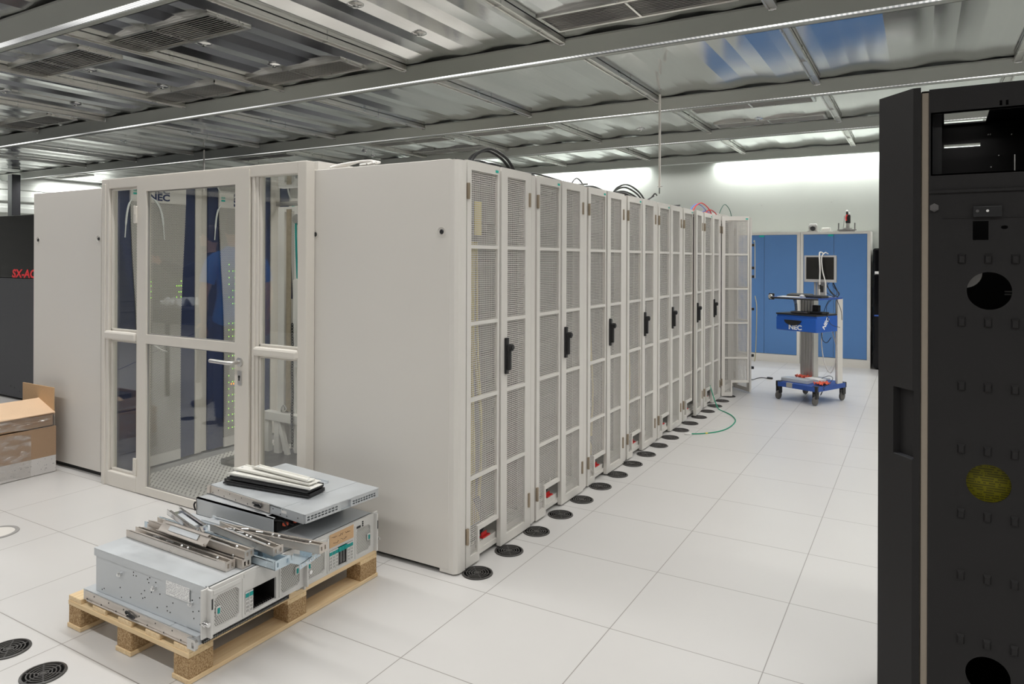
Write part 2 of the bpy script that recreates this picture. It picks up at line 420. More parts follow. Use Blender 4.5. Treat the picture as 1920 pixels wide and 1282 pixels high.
    def text(s, body, size, mtx, depth=0.0006, bold=0.0, shear=0.0, xs=1.0):
        c = bpy.data.curves.new('txt', 'FONT'); c.body = body; c.size = size; c.extrude = depth; c.offset = bold; c.shear = shear
        c.align_x = 'CENTER'; c.align_y = 'CENTER'; c.resolution_u = 3
        o = bpy.data.objects.new('txt', c); COL.objects.link(o)
        dg = bpy.context.evaluated_depsgraph_get(); me = bpy.data.meshes.new_from_object(o.evaluated_get(dg))
        b = bmesh.new(); b.from_mesh(me); bpy.data.objects.remove(o); bpy.data.curves.remove(c); bpy.data.meshes.remove(me)
        bmesh.ops.scale(b, vec=(xs, 1, 1), verts=b.verts)
        return s._take(b, mtx)
    def move(s, mtx): bmesh.ops.transform(s.bm, matrix=mtx, verts=s.bm.verts); return s
    def mesh(s, name, mat):
        me = bpy.data.meshes.new(name); s.bm.to_mesh(me); s.bm.free()
        me.materials.append(M[mat])
        if s.smooth:
            me.polygons.foreach_set('use_smooth', [True] * len(me.polygons))
            me.set_sharp_from_angle(angle=math.radians(38))
        return me

def face_mtx(origin, right, up):
    """matrix that lays text (x right, y up) on a face"""
    r, u = Vector(right).normalized(), Vector(up).normalized(); n = r.cross(u)
    m = Matrix((r, u, n)).transposed().to_4x4(); m.translation = Vector(origin)
    return m

def thing(name, label, cat, loc=(0, 0, 0), rz=0.0, group=None):
    o = bpy.data.objects.new(name, None); COL.objects.link(o)
    o.empty_display_size = 0.1; o.location = loc; o.rotation_euler = (0, 0, rz)
    o['label'] = label; o['category'] = cat
    if group: o['group'] = group
    return o

def wmat(o):
    m = Matrix.Translation(o.location) @ o.rotation_euler.to_matrix().to_4x4()
    return (wmat(o.parent) @ m) if o.parent else m

def part(name, mb, mat, parent, world=False, label=None):
    """mesh child of a thing or of a part; world=True: the shapes were given in room coordinates"""
    if isinstance(mb, MB):
        if world: mb.move(wmat(parent).inverted())
        me = mb.mesh(name, mat)
    else: me = mb
    o = bpy.data.objects.new(name, me); COL.objects.link(o); o.parent = parent
    if label: o['label'] = label
    return o

def single(name, mb, mat, label, cat, base=(0, 0, 0), group=None):
    """a thing that is one mesh, its origin at its base"""
    mb.move(Matrix.Translation(-Vector(base)))
    o = bpy.data.objects.new(name, mb.mesh(name, mat)); COL.objects.link(o); o.location = base
    o['label'] = label; o['category'] = cat
    if group: o['group'] = group
    return o

def struct(name, mb, mat, label, cat):
    o = bpy.data.objects.new(name, mb.mesh(name, mat)); COL.objects.link(o)
    o['kind'] = 'structure'; o['label'] = label; o['category'] = cat
    return o

def dup(o, parent=None, **kw):
    """copy of a thing with copies of its parts and sub-parts"""
    c = o.copy(); COL.objects.link(c); c.parent = parent
    for k, v in kw.items():
        if k in ('loc', 'rz'): continue
        c[k] = v
    if 'loc' in kw: c.location = kw['loc']
    if 'rz' in kw: c.rotation_euler = (0, 0, kw['rz'])
    for ch in o.children: dup(ch, c)
    return c

ORD = ['first', 'second', 'third', 'fourth', 'fifth', 'sixth', 'seventh', 'eighth', 'ninth', 'tenth', 'eleventh', 'twelfth',
       'thirteenth', 'fourteenth', 'fifteenth', 'sixteenth', 'seventeenth', 'eighteenth', 'nineteenth', 'twentieth']
# ================================================================== the room
X0, X1, Y0, Y1, ZC = -16.0, 4.2, -4.6, 11.45, 3.165
mb = MB(); mb.box(X0 - 0.2, Y0 - 0.2, -0.12, X1 + 0.2, Y1 + 0.2, 0.0)
struct('floor', mb, 'floor', 'pale grey raised floor of square laminate tiles', 'floor')
mb = MB(); mb.box(X0, Y1, 0, X1, Y1 + 0.15, 3.6)
struct('wall_back', mb, 'wallback', 'pale grey-green concrete wall behind the blue cupboards', 'wall')
mb = MB(); mb.box(X1, Y0, 0, X1 + 0.15, Y1, 3.6)
struct('wall_right', mb, 'wallplain', 'plain wall out of sight on the right', 'wall')
mb = MB(); mb.box(X0 - 0.15, Y0 - 0.15, 0, X1 + 0.15, Y0, 3.6)
struct('wall_front', mb, 'walldark', 'grey wall behind the camera', 'wall')
mb = MB(); mb.box(X0 - 0.15, Y0, 0, X0, Y1, 3.6)
for i in range(12): mb.box(X0, Y0, 0.25 + 0.24 * i, X0 + 0.035, Y1, 0.37 + 0.24 * i, 0.012)
struct('wall_left', mb, 'wallplain', 'white wall of horizontal ribs at the far left', 'wall')
mb = MB(); mb.box(-15.20, 6.78, 0, -15.04, 6.93, ZC - 0.06, 0.005)
single('steel_column', mb, 'sxgrey', 'dark grey column standing before the ribbed wall at far left', 'column', (-15.12, 6.855, 0))

# corrugated aluminium ceiling: facets 0.15 m wide, every second one tilted
bm = MB(); b = bmesh.new(); x = X0; prof = []; z = 0.0
step = [0.0, 0.012, -0.001, -0.013, 0.002, 0.011, -0.002, -0.012, 0.006, -0.003]
i = 0
xs = -0.83 - 1.5 * 11
while xs < X1 + 0.2:
    prof.append((xs, ZC + z)); z += step[i % 10]; xs += 0.15; i += 1
P0 = [[b.verts.new((p[0], y, p[1] + dz)) for p in prof] for y, dz in ((Y0 - 0.1, 0), (Y1 + 0.1, 0), (Y1 + 0.1, 0.004), (Y0 - 0.1, 0.004))]
for k in range(len(prof) - 1):
    for A, B in ((0, 1), (2, 3)): b.faces.new((P0[A][k], P0[B][k], P0[B][k + 1], P0[A][k + 1]))
bm._take(b)
bm.box(X0 - 0.15, Y0 - 0.15, 3.42, X1 + 0.15, Y1 + 0.15, 3.5)
struct('ceiling', bm, 'ceil', 'folded aluminium ceiling sheets with brushed mirror-like strips', 'ceiling')

# steel beams with light strips, hung under the sheets
beam_words = {2: 'nearest grey ceiling beam crossing the upper left corner with bright light strip',
              3: 'grey ceiling beam with light strip passing above the near server cabinets',
              4: 'grey ceiling beam with light strip crossing behind the hanging white rod',
              5: 'grey ceiling beam with light strip second from the back wall',
              6: 'grey ceiling beam with light strip right in front of the back wall',
              0: 'grey ceiling beam far behind the camera', 1: 'grey ceiling beam just behind the camera'}
for k, by in enumerate(BEAM_Y):
    t = thing('ceiling_beam', beam_words[k], 'beam', (-6.0, by, 3.05), 0, 'ceiling beams with light strips')
    m = MB(); L0, L1 = X0 + 6.0, X1 + 6.0
    if k == 6: L1 = X1 + 6.0
    m.prism([(-0.085, 0.095), (0.0, 0.0), (0.0, 0.006), (-0.082, 0.108), (-0.087, 0.108)], 'x', L0, L1)          # sloped front web
    m.box(L0, 0.0, 0.0, L1, 0.005, 0.012); m.box(L0, 0.078, 0.0, L1, 0.125, 0.012)              # lips beside the strip
    m.box(L0, 0.118, 0.0, L1, 0.125, 0.10)
    m.box(L0, -0.085, 0.100, L1, 0.125, 0.106)
    part('channel', m, 'beam', t)
    m = MB(); m.box(L0, 0.005, 0.010, L1, 0.078, 0.016)
    part('light_strip', m, 'strip', t)

# thin rails under the sheets, one every 1.5 m in every bay
bays = [(BEAM_Y[2] + 0.16, 4.72, range(-7, 4)), (5.02, 6.95, range(-8, 2)), (7.22, 8.96, range(-6, 2)), (9.25, 10.95, range(-5, 2))]
bay_word = ['in the nearest ceiling bay', 'in the second ceiling bay', 'in the third ceiling bay', 'in the bay before the back wall']
m = MB(); m.box(-0.020, 0, 0.010, 0.020, 1.0, 0.04); m.box(-0.026, 0, 0.0, -0.014, 1.0, 0.011, 0.003); m.box(0.014, 0, 0.0, 0.026, 1.0, 0.011, 0.003)
rail_me = m.mesh('rail', 'rail')
m = MB(); m.box(-0.027, -0.010, -0.004, 0.027, 0.0, 0.04, 0.003); m.box(-0.008, 0.0, -0.008, 0.008, 0.012, 0.0)
clip_me = m.mesh('end_clip', 'chrome')
m = MB(); m.box(-0.030, 0, -0.003, 0.030, 0.006, 0.04)
joint_me = m.mesh('joint_clip', 'chrome')
for bi, (ya, yb, ks) in enumerate(bays):
    ks = list(ks)
    for q, k in enumerate(reversed(ks)):
        x = -0.83 + 1.5 * k
        if x < X0 + 0.3 or x > X1 - 0.2: continue
        t = thing('ceiling_rail', 'thin metal ceiling rail %s, %s from the right' % (bay_word[bi], ORD[q]), 'rail', (x, ya, 3.116), 0, 'ceiling rails')
        r = part('profile', rail_me, None, t); r.scale = (1.3, yb - ya, 1.1)
        c = part('end_clip', clip_me, None, t); c.location = (0, yb - ya + 0.012, 0)
        c = part('joint_clip', joint_me, None, t); c.location = (0, (yb - ya) * 0.55, 0)

# ventilation grilles let into the ceiling
def vent(x0, y0, x1, y1, label):
    t = thing('ceiling_vent', label, 'vent', ((x0 + x1) / 2, (y0 + y1) / 2, 3.147), 0, 'ceiling ventilation grilles')
    w, h = (x1 - x0) / 2, (y1 - y0) / 2; f = 0.028
    m = MB(); m.plate([(-w, -h), (w, -h), (w, h), (-w, h)], [[(-w + f, -h + f), (w - f, -h + f), (w - f, h - f), (-w + f, h - f)]], 'z', 0, 0.014)
    m.box(-w, -h, 0.012, -w + 0.01, h, 0.12); m.box(w - 0.01, -h, 0.012, w, h, 0.12)
    m.box(-w, -h, 0.012, w, -h + 0.01, 0.12); m.box(-w, h - 0.01, 0.012, w, h, 0.12)
    part('frame', m, 'vframe', t)
    m = MB(); n = 11
    for i in range(n):
        yy = -h + f + (i + 0.5) * (2 * h - 2 * f) / n
        m.obox((0, yy, 0.012), (2 * w - 2 * f, 0.021, 0.003), Matrix.Rotation(0.75, 3, 'X'))
    part('slats', m, 'slat', t)
    m = MB(); m.box(-0.008, -h + f, -0.002, 0.008, h - f, 0.012); part('divider', m, 'vframe', t)
    m = MB(); m.box(-w + 0.012, -h + 0.012, 0.022, w - 0.012, h - 0.012, 0.027); part('duct', m, 'rubber', t)
vent(-5.43, 3.03, -4.14, 3.39, 'long slatted ceiling vent nearest the camera, at upper left')
vent(-7.00, 3.03, -5.71, 3.39, 'slatted ceiling vent beside the beam at the left picture edge')
vent(-5.40, 4.28, -4.14, 4.61, 'slatted ceiling vent touching the beam, right of the thick white rail')
vent(-6.95, 4.28, -5.74, 4.63, 'slatted ceiling vent touching the beam, left of the thick white rail')
vent(-9.95, 4.28, -8.70, 4.62, 'far left slatted ceiling vent in the nearest bay')
vent(-2.27, 4.20, -1.00, 4.55, 'slatted ceiling vent at the top edge, right of centre')
vent(-2.20, 7.55, -0.94, 7.85, 'slatted ceiling vent behind the hanging rod, nearer of the right pair')
vent(-2.18, 8.58, -0.94, 8.87, 'slatted ceiling vent behind the hanging rod, farther of the right pair')
vent(-6.83, 7.65, -5.56, 7.95, 'slatted ceiling vent above the cabinet row, nearer of the middle pair')
vent(-6.78, 8.58, -5.45, 8.88, 'slatted ceiling vent above the cabinet row, farther of the middle pair')
vent(-5.20, 7.60, -3.95, 7.90, 'plain slatted ceiling vent above the cables on the cabinets')
vent(-9.85, 7.65, -8.60, 7.95, 'slatted ceiling vent above the glazed door')
vent(-15.5, 7.62, -14.3, 7.92, 'tiny slatted ceiling vent above the far left side panel')

# round sprinkler rosettes
m = MB(); m.lathe([(0.055, 0.02), (0.055, 0.006), (0.045, 0.0), (0.020, -0.004), (0.018, -0.016), (0.0, -0.018)])
ros = m.mesh('sprinkler_rosette', 'chrome')
for i, (x, y, w) in enumerate([(-3.187, 3.43, 'at the top edge of the picture, left of centre'), (-3.185, 4.10, 'on the bright sheets below the top edge'),
                               (-4.785, 3.48, 'between two vents at upper left, nearer one'), (-4.78, 4.15, 'between two vents at upper left, farther one'),
                               (-6.337, 3.47, 'beside the left vent, nearer one'), (-6.339, 4.15, 'beside the left vent, farther one'),
                               (-7.888, 3.49, 'at the left picture edge, nearer one'), (-7.876, 4.16, 'at the left picture edge, farther one'),
                               (-1.65, 8.55, 'beside the far right vent'), (-3.08, 8.50, 'left of the hanging rod'),
                               (-7.415, 8.2, 'above the blank end panel, nearer one'), (-7.61, 8.6, 'above the blank end panel, farther one')]):
    o = bpy.data.objects.new('sprinkler_rosette', ros); COL.objects.link(o); o.location = (x, y, 3.155)
    o['label'] = 'small round metal ceiling rosette ' + w; o['category'] = 'sprinkler'; o['group'] = 'ceiling rosettes'

# hanging rods
for x, y, zb, zt, w in [(-2.235, 6.72, 2.16, 3.14, 'long thin white rod hanging from the ceiling above the cabinets'),
                        (-9.35, 6.80, 2.28, 3.14, 'short thin rod hanging from the beam above the glazed door')]:
    t = thing('hanging_rod', w, 'rod', (x, y, zb), 0)
    m = MB(); m.cyl((0, 0, 0.06), (0, 0, zt - zb), 0.011, 10); part('rod', m, 'white', t)
    m = MB(); m.cyl((0, 0, 0.0), (0, 0, 0.06), 0.008, 10); m.cyl((-0.02, 0, 0.07), (0.03, 0, 0.07), 0.005, 8); part('tip', m, 'chrome', t)

# anchor plugs left in the concrete wall
m = MB(); m.lathe([(0.026, 0), (0.028, -0.004), (0.014, -0.005), (0.012, -0.001), (0.0, -0.001)], axis='y'); plug = m.mesh('wall_plug', 'greycable')
for x, z, w in [(-2.16, 2.36, 'round grey wall plug above the left blue cupboard'), (-1.16, 2.375, 'round grey wall plug above the right blue cupboard')]:
    o = bpy.data.objects.new('wall_plug', plug); COL.objects.link(o); o.location = (x, Y1 - 0.001, z); o.rotation_euler = (PI, 0, 0)
    o['label'] = w; o['category'] = 'plug'
# ================================================================== white server cabinets, right-hand row
PITCH, RX, RY = 0.7163, -1.898, 2.8215
def rect(a, b, c, d): return [(a, b), (c, b), (c, d), (a, d)]
rowz = [(1.579, 1.945), (1.201, 1.560), (0.826, 1.182), (0.442, 0.807)]
# leaf with the cut-out at its lower corner (hinged on the near side), origin on the hinge line
def leaf_a():
    m = MB()
    outer = [(0.002, 0.012), (0.122, 0.012), (0.122, 0.160), (0.303, 0.160), (0.303, 1.990), (0.002, 1.990)]
    holes = [rect(0.039, a, 0.286, b) for a, b in rowz]
    holes.append([(0.039, 0.056), (0.105, 0.056), (0.105, 0.185), (0.286, 0.185), (0.286, 0.423), (0.039, 0.423)])
    m.plate(outer, holes, 'x', -0.018, 0.0)
    return m.mesh('door', 'white')
def leaf_a_sheet():
    m = MB(); m.plate([(0.02, 0.03), (0.112, 0.03), (0.112, 0.172), (0.295, 0.172), (0.295, 1.97), (0.02, 1.97)], [], 'x', -0.0105, -0.0085)
    return m.mesh('perforated_sheet', 'mesh')
def leaf_b():    # plain leaf, hinged on the far side; y runs from 0 (hinge) to -0.32
    m = MB(); holes = [rect(-0.261, a, -0.064, b) for a, b in rowz] + [rect(-0.261, 0.056, -0.064, 0.423)]
    m.plate(rect(-0.322, 0.010, -0.001, 1.990), holes, 'x', -0.013, 0.005)
    m.box(-0.020, -0.322, 0.010, -0.012, -0.312, 1.990)
    return m.mesh('door', 'white')
def leaf_b_sheet():
    m = MB(); m.plate(rect(-0.30, 0.03, -0.02, 1.97), [], 'x', -0.006, -0.004)
    return m.mesh('perforated_sheet', 'mesh')
def handle_me():
    m = MB(); m.box(0.005, -0.292, 0.905, 0.019, -0.262, 1.095, 0.004)
    m.box(0.017, -0.288, 0.925, 0.037, -0.266, 1.06, 0.005)
    m.cyl((0.023, -0.272, 1.045), (0.045, -0.272, 1.045), 0.018, 14)
    m.cyl((0.043, -0.272, 1.045), (0.049, -0.272, 1.045), 0.013, 14)
    return m.mesh('swing_handle', 'black')
def hinge_me():
    m = MB(); m.box(-0.004, -0.008, 0.0, 0.010, 0.008, 0.078, 0.002); m.cyl((0.006, 0, 0.0), (0.006, 0, 0.078), 0.006, 8)
    return m.mesh('hinge', 'hinge')
def badge_me():
    m = MB(); m.box(0.0, 0.262, 1.955, 0.0015, 0.290, 1.968); return m.mesh('name_tag', 'tealtag')
def body_me():
    m = MB()
    m.box(-0.985, 0.0, 0.05, -0.02, 0.004, 1.985)                               # side walls
    m.box(-0.985, 0.640, 0.05, -0.02, 0.644, 1.985)
    m.box(-0.985, 0.0, 1.975, -0.02, 0.716, 1.988)                             # top
    m.box(-0.985, 0.0, 0.025, -0.02, 0.716, 0.05)                              # bottom
    m.box(-0.985, 0.0, 0.02, -0.975, 0.716, 1.985)                             # far side
    m.box(-0.06, 0.0, 0.022, -0.028, 0.644, 0.081)                             # plinth behind the doors
    m.box(-0.06, 0.0, 1.955, -0.028, 0.644, 1.988)
    return m.mesh('body', 'white')
def post_me():
    m = MB(); m.prism([(-0.06, 0.646), (-0.006, 0.646), (-0.001, 0.652), (-0.001, 0.676), (-0.005, 0.680), (-0.005, 0.703), (-0.012, 0.709), (-0.06, 0.710)], 'z', 0.015, 1.982)
    return m.mesh('corner_post', 'white')
def equip_me():
    m = MB(); m.box(-0.95, 0.006, 0.09, -0.075, 0.012, 1.94); m.box(-0.95, 0.628, 0.09, -0.075, 0.634, 1.94); z = 0.10; rnd = random.Random(3)  # thin dark side sheets added to deepen the shade behind the mesh
    while z < 1.90:
        h = rnd.choice([0.043, 0.043, 0.087, 0.13]); d = rnd.choice([0.14, 0.17, 0.24, 0.20])
        m.box(-0.9, 0.09, z, -d, 0.56, z + h - 0.004); z += h + rnd.choice([0, 0, 0.02, 0.04])
    m.box(-0.20, 0.03, 0.06, -0.17, 0.07, 1.95); m.box(-0.20, 0.575, 0.06, -0.17, 0.615, 1.95)
    return m.mesh('equipment', 'dark')
def trunk_me():
    m = MB(); rnd = random.Random(5)
    for i in range(9):
        y = 0.06 + 0.014 * i; x = -0.10 - 0.02 * rnd.random()
        m.tube([(x, y, 0.1), (x + rnd.uniform(-.02, .02), y + rnd.uniform(-.02, .02), 0.5), (x, y + rnd.uniform(-.02, .03), 1.0), (x - 0.02, y + rnd.uniform(-.03, .03), 1.5), (x, y, 1.9)], 0.006, 6, 4)
    return m.mesh('cable_trunk', 'trunk')
def trunk2_me():
    m = MB(); rnd = random.Random(8)
    for i in range(5):
        y = 0.17 + 0.02 * i
        m.tube([(-0.09, y, 0.15), (-0.08, y + rnd.uniform(-.03, .03), 0.6), (-0.10, y + rnd.uniform(-.03, .03), 1.1), (-0.09, y - 0.03, 1.6)], 0.007, 6, 4)
    return m.mesh('patch_cables', 'yellow')
def loops_me():
    m = MB()
    for k in range(3):
        y = 0.145 + 0.02 * k
        m.tube([(-0.05, y, 0.30), (-0.04, y + 0.045, 0.20), (-0.05, y + 0.04, 0.12), (-0.07, y, 0.075)], 0.006, 6, 5)
    return m.mesh('power_cables', 'cable')
def tag_me():
    m = MB(); m.box(-0.055, 0.20, 0.082, -0.03, 0.27, 0.088); m.box(-0.050, 0.21, 0.088, -0.046, 0.26, 0.105); return m.mesh('warning_tag', 'red')
def shadow_base_me():  # black block added to give the dark shade under the cabinet
    m = MB(); m.box(-0.95, 0.0, 0.001, -0.07, 0.714, 0.024); return m.mesh('shadow_base', 'rubber')
def foot_me():
    m = MB(); m.lathe([(0.0, 0.001), (0.030, 0.001), (0.030, 0.008), (0.012, 0.018), (0.007, 0.02), (0.007, 0.05), (0, 0.05)], n=16); return m.mesh('levelling_foot', 'rubber')
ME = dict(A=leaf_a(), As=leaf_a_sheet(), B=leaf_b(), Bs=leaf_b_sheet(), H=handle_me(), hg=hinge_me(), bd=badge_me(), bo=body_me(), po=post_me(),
          eq=equip_me(), tr=trunk_me(), t2=trunk2_me(), lo=loops_me(), tg=tag_me(), ft=foot_me(), pl=shadow_base_me())
cab_words = ['white server cabinet with perforated double door nearest the camera, at the row corner',
             'white perforated double-door server cabinet, second from the near corner of the row',
             'white perforated double-door server cabinet, third from the near corner of the row',
             'white perforated double-door server cabinet, fourth from the near corner of the row',
             'white perforated double-door server cabinet, fifth from the near corner of the row',
             'white server cabinet with one perforated door leaf standing ajar',
             'white perforated server cabinet with green cable lying at its foot',
             'last white server cabinet of the row with both perforated doors swung open']
for k in range(8):
    t = thing('server_cabinet', cab_words[k], 'server cabinet', (RX, RY + PITCH * k, 0), 0, 'white server cabinets in a row')
    part('body', ME['bo'], None, t); part('shadow_base', ME['pl'], None, t); part('corner_post', ME['po'], None, t)
    part('equipment', ME['eq'], None, t); part('cable_trunk', ME['tr'], None, t)
    if k in (0, 2, 3, 5): part('patch_cables', ME['t2'], None, t)
    part('power_cables', ME['lo'], None, t); part('warning_tag', ME['tg'], None, t)
    aA, aB = {5: (0, 4.5), 7: (-60, 46)}.get(k, (0, 0))
    a = part('door', ME['A'], None, t); a.rotation_euler = (0, 0, math.radians(aA))
    part('perforated_sheet', ME['As'], None, a); part('name_tag', ME['bd'], None, a)
    b_ = part('door', ME['B'], None, t); b_.location = (0, 0.638, 0); b_.rotation_euler = (0, 0, math.radians(aB))
    part('perforated_sheet', ME['Bs'], None, b_)
    if k != 7: part('swing_handle', ME['H'], None, b_, label='black swing handle with round lock')
    for z in (1.80, 0.125):
        h = part('hinge', ME['hg'], None, t); h.location = (0.0, 0.007, z)
        h = part('hinge', ME['hg'], None, t); h.location = (0.003, 0.616, z)
    for x in (-0.06, -0.93):
        f = part('levelling_foot', ME['ft'], None, t); f.location = (x, 0.68, 0)
    if k == 0:
        m = MB(); m.box(-0.95, -0.045, 0.001, -0.09, -0.0005, 0.030); part('shadow_base', m, 'rubber', t)  # added black block continues the shade under the end panel
        m = MB(); m.prism([(-0.10, -0.077), (-0.020, -0.077), (-0.006, -0.062), (-0.001, -0.045), (-0.001, -0.004), (-0.06, -0.004), (-0.10, -0.03)], 'z', 0.008, 1.984)
        part('end_post', m, 'white', t)
        m = MB(); m.box(-0.986, -0.078, 0.022, -0.0475, -0.058, 1.988, 0.003); m.box(-0.999, -0.070, 0.03, -0.987, -0.03, 1.98)
        sp = part('side_panel', m, 'white2', t)
        for lx, lz in ((-0.094, 1.640), (-0.934, 1.640)):
            m = MB(); m.lathe([(0.023, -0.002), (0.021, 0.004), (0.014, 0.004), (0.012, 0.010)], (lx, -0.078, lz), 'y', 20)
            part('lock_rim', m, 'white', sp)
            m = MB(); m.lathe([(0.0, -0.003), (0.009, -0.004), (0.0125, 0.0), (0.0125, 0.01), (0, 0.012)], (lx, -0.078, lz), 'y', 16)
            part('lock', m, 'black', sp)
        for x in (-0.055, -0.93):
            f = part('levelling_foot', ME['ft'], None, t); f.location = (x, -0.03, 0)
        m = MB(); m.box(-0.034, 0.112, 1.63, -0.028, 0.172, 1.80); part('label_strip', m, 'yellow', t, label='yellow label strip behind the door mesh')

# the black floor grommets in front of the row
def grommet_parts():
    a = MB(); a.lathe([(0.075, 0.0005), (0.074, 0.004), (0.066, 0.006), (0.064, 0.002), (0.064, 0.0005)], n=40)
    for q in range(4):
        r = 0.055 - 0.0125 * q
        a.lathe([(r, 0.0005), (r, 0.005), (r - 0.0045, 0.005), (r - 0.0045, 0.0005)], n=36)
    a.lathe([(0.010, 0.0005), (0.010, 0.005), (0.0, 0.005)], n=20)
    for q in range(3):
        R = Matrix.Rotation(q * PI / 3, 3, 'Z'); a.obox((0, 0, 0.0022), (0.128, 0.005, 0.0035), R)
    b = MB(); b.lathe([(0.0, 0.0012), (0.066, 0.0012), (0.066, 0.0003)], n=36)
    return a.mesh('grille', 'rubber'), b.mesh('opening', 'rubber')
g1, g2 = grommet_parts(); g1.materials[0] = M['grom']; 
g2.materials[0] = M['void']
def grommet(x, y, label, grp):
    t = thing('floor_grommet', label, 'floor grommet', (x, y, 0), random.uniform(0, 1), grp)
    part('grille', g1, None, t); part('opening', g2, None, t)
for k in range(18):
    grommet(-1.838, 2.832 + 0.2995 * k, 'round black slotted floor grommet at the foot of the cabinet row, %s from the camera' % ORD[k], 'grommets along the cabinet row')
grommet(-2.744, 1.344, 'round black floor grommet at the lower left, right one of two', 'grommets at the lower left')
grommet(-3.03, 1.36, 'round black floor grommet cut by the left picture edge', 'grommets at the lower left')
m = MB(); m.lathe([(0.105, 0.0005), (0.103, 0.004), (0.085, 0.004), (0.084, 0.001)], n=48)
for x, y, d in ((-5.95, 1.22, 'right'), (-5.62, 1.22, 'left')):
    grommet(x, y, 'round black floor grommet beyond the left picture edge, %s one, mirrored in the door' % d, 'grommets beyond the left edge')
t = thing('floor_outlet', 'flat round floor outlet with grey ring at the left picture edge', 'floor outlet', (-4.37, 1.90, 0))
part('ring', m, 'greycable', t)
m = MB(); m.lathe([(0.084, 0.0005), (0.084, 0.002), (0, 0.0022)], n=40); part('lid', m, 'white', t)
# ================================================================== cold aisle between the two rows
FY = 2.71                                        # plane of the glazed screen
def frame_bead(m, x0, z0, x1, z1, y, w=0.014):
    """raised bead round an opening"""
    m.box(x0 - w, y - 0.012, z0 - w, x0, y + 0.01, z1 + w, 0.003); m.box(x1, y - 0.012, z0 - w, x1 + w, y + 0.01, z1 + w, 0.003)
    m.box(x0 - w, y - 0.012, z0 - w, x1 + w, y + 0.01, z0, 0.003); m.box(x0 - w, y - 0.012, z1, x1 + w, y + 0.01, z1 + w, 0.003)
t = thing('glazed_screen', 'cream framed glazed screen closing the aisle around the glass door', 'glazed screen', (-3.79, FY, 0))
m = MB()
m.box(-4.752, FY - 0.03, 0.0, -4.668, FY + 0.032, 2.033, 0.004); m.box(-4.735, FY - 0.036, 0.0, -4.70, FY - 0.028, 2.0, 0.003)
m.box(-2.900, FY - 0.03, 0.0, -2.834, FY + 0.032, 2.033, 0.004)
m.box(-4.668, FY - 0.03, 1.968, -2.900, FY + 0.032, 2.033, 0.004)
m.box(-4.366, FY - 0.01, 0.0, -4.346, FY + 0.032, 2.0); m.box(-3.278, FY - 0.02, 0.0, -3.222, FY + 0.032, 2.0, 0.004)
m.box(-3.262, FY - 0.028, 0.0, -3.244, FY - 0.015, 2.0, 0.003)
m.box(-4.668, FY - 0.035, 0.0, -4.346, FY + 0.032, 0.10, 0.008); m.box(-3.278, FY - 0.035, 0.0, -2.900, FY + 0.032, 0.10, 0.008)
m.box(-4.35, FY - 0.0, 0.0, -3.27, FY + 0.032, 0.012)
m.box(-4.700, FY - 0.045, 0.968, -4.352, FY + 0.032, 1.026, 0.014); m.box(-3.24, FY - 0.045, 0.962, -2.894, FY + 0.032, 1.014, 0.014)
for a in ((-4.654, 0.114, -4.372, 0.955), (-4.654, 1.04, -4.372, 1.955), (-3.208, 0.114, -2.914, 0.950), (-3.208, 1.028, -2.914, 1.985)):
    frame_bead(m, *a, FY + 0.0)
part('frame', m, 'frame_white', t, True)
for a in ((-4.660, 0.105, -4.366, 0.965), (-4.660, 1.03, -4.366, 1.962), (-3.214, 0.105, -2.908, 0.960), (-3.214, 1.02, -2.908, 1.995)):
    m = MB(); m.box(a[0], FY + 0.002, a[1], a[2], FY + 0.008, a[3]); part('glass_pane', m, 'glass', t, True)
m = MB(); m.box(-2.885, FY + 0.055, 1.9885, -2.835, 8.5, 2.040, 0.004); m.box(-2.835, FY + 0.055, 1.9885, -2.60, 8.5, 1.993)
single('roof_rail', m, 'white', 'long white rail lying along the top of the front cabinet row', 'rail', (-2.86, 5.6, 1.9885))

t = thing('glazed_door', 'cream framed two-pane glass door with silver lever handle', 'door', (-3.81, FY - 0.02, 0))
m = MB(); y0, y1 = FY - 0.035, FY - 0.002
m.plate(rect(-4.345, 0.006, -3.280, 2.020), [rect(-4.247, 0.056, -3.398, 0.966), rect(-4.247, 1.024, -3.398, 1.932)], 'y', y0, y1)
part('door_leaf', m, 'frame_white', t, True)
for a in (0.050, 0.972), (1.018, 1.938):
    m = MB(); m.box(-4.252, FY - 0.018, a[0], -3.393, FY - 0.012, a[1]); part('glass_pane', m, 'glass', t, True)
m = MB()
for a in ((-4.247, 0.056, -3.398, 0.966), (-4.247, 1.024, -3.398, 1.932)):
    m.box(a[0], y0 + 0.012, a[1], a[0] + 0.006, y0 + 0.02, a[3]); m.box(a[2] - 0.006, y0 + 0.012, a[1], a[2], y0 + 0.02, a[3])
    m.box(a[0], y0 + 0.012, a[1], a[2], y0 + 0.02, a[1] + 0.006); m.box(a[0], y0 + 0.012, a[3] - 0.006, a[2], y0 + 0.02, a[3])
part('glazing_seal', m, 'greycable', t, True)
m = MB(); hx, hz = -3.352, 0.918
m.lathe([(0.026, 0.0), (0.026, -0.008), (0.020, -0.010), (0, -0.010)], (hx, y0, hz), 'y'); m.bm.verts.ensure_lookup_table()
m.tube([(hx, y0 - 0.006, hz), (hx, y0 - 0.05, hz), (hx - 0.012, y0 - 0.062, hz), (hx - 0.05, y0 - 0.064, hz), (hx - 0.17, y0 - 0.060, hz + 0.001), (hx - 0.182, y0 - 0.058, hz)], 0.0115, 12, 5)
part('lever_handle', m, 'alu', t, True, label='silver lever handle')
m = MB(); m.box(hx - 0.017, y0 - 0.006, 0.785, hx + 0.017, y0, 0.868, 0.003); lp = part('lock_plate', m, 'alu', t, True)
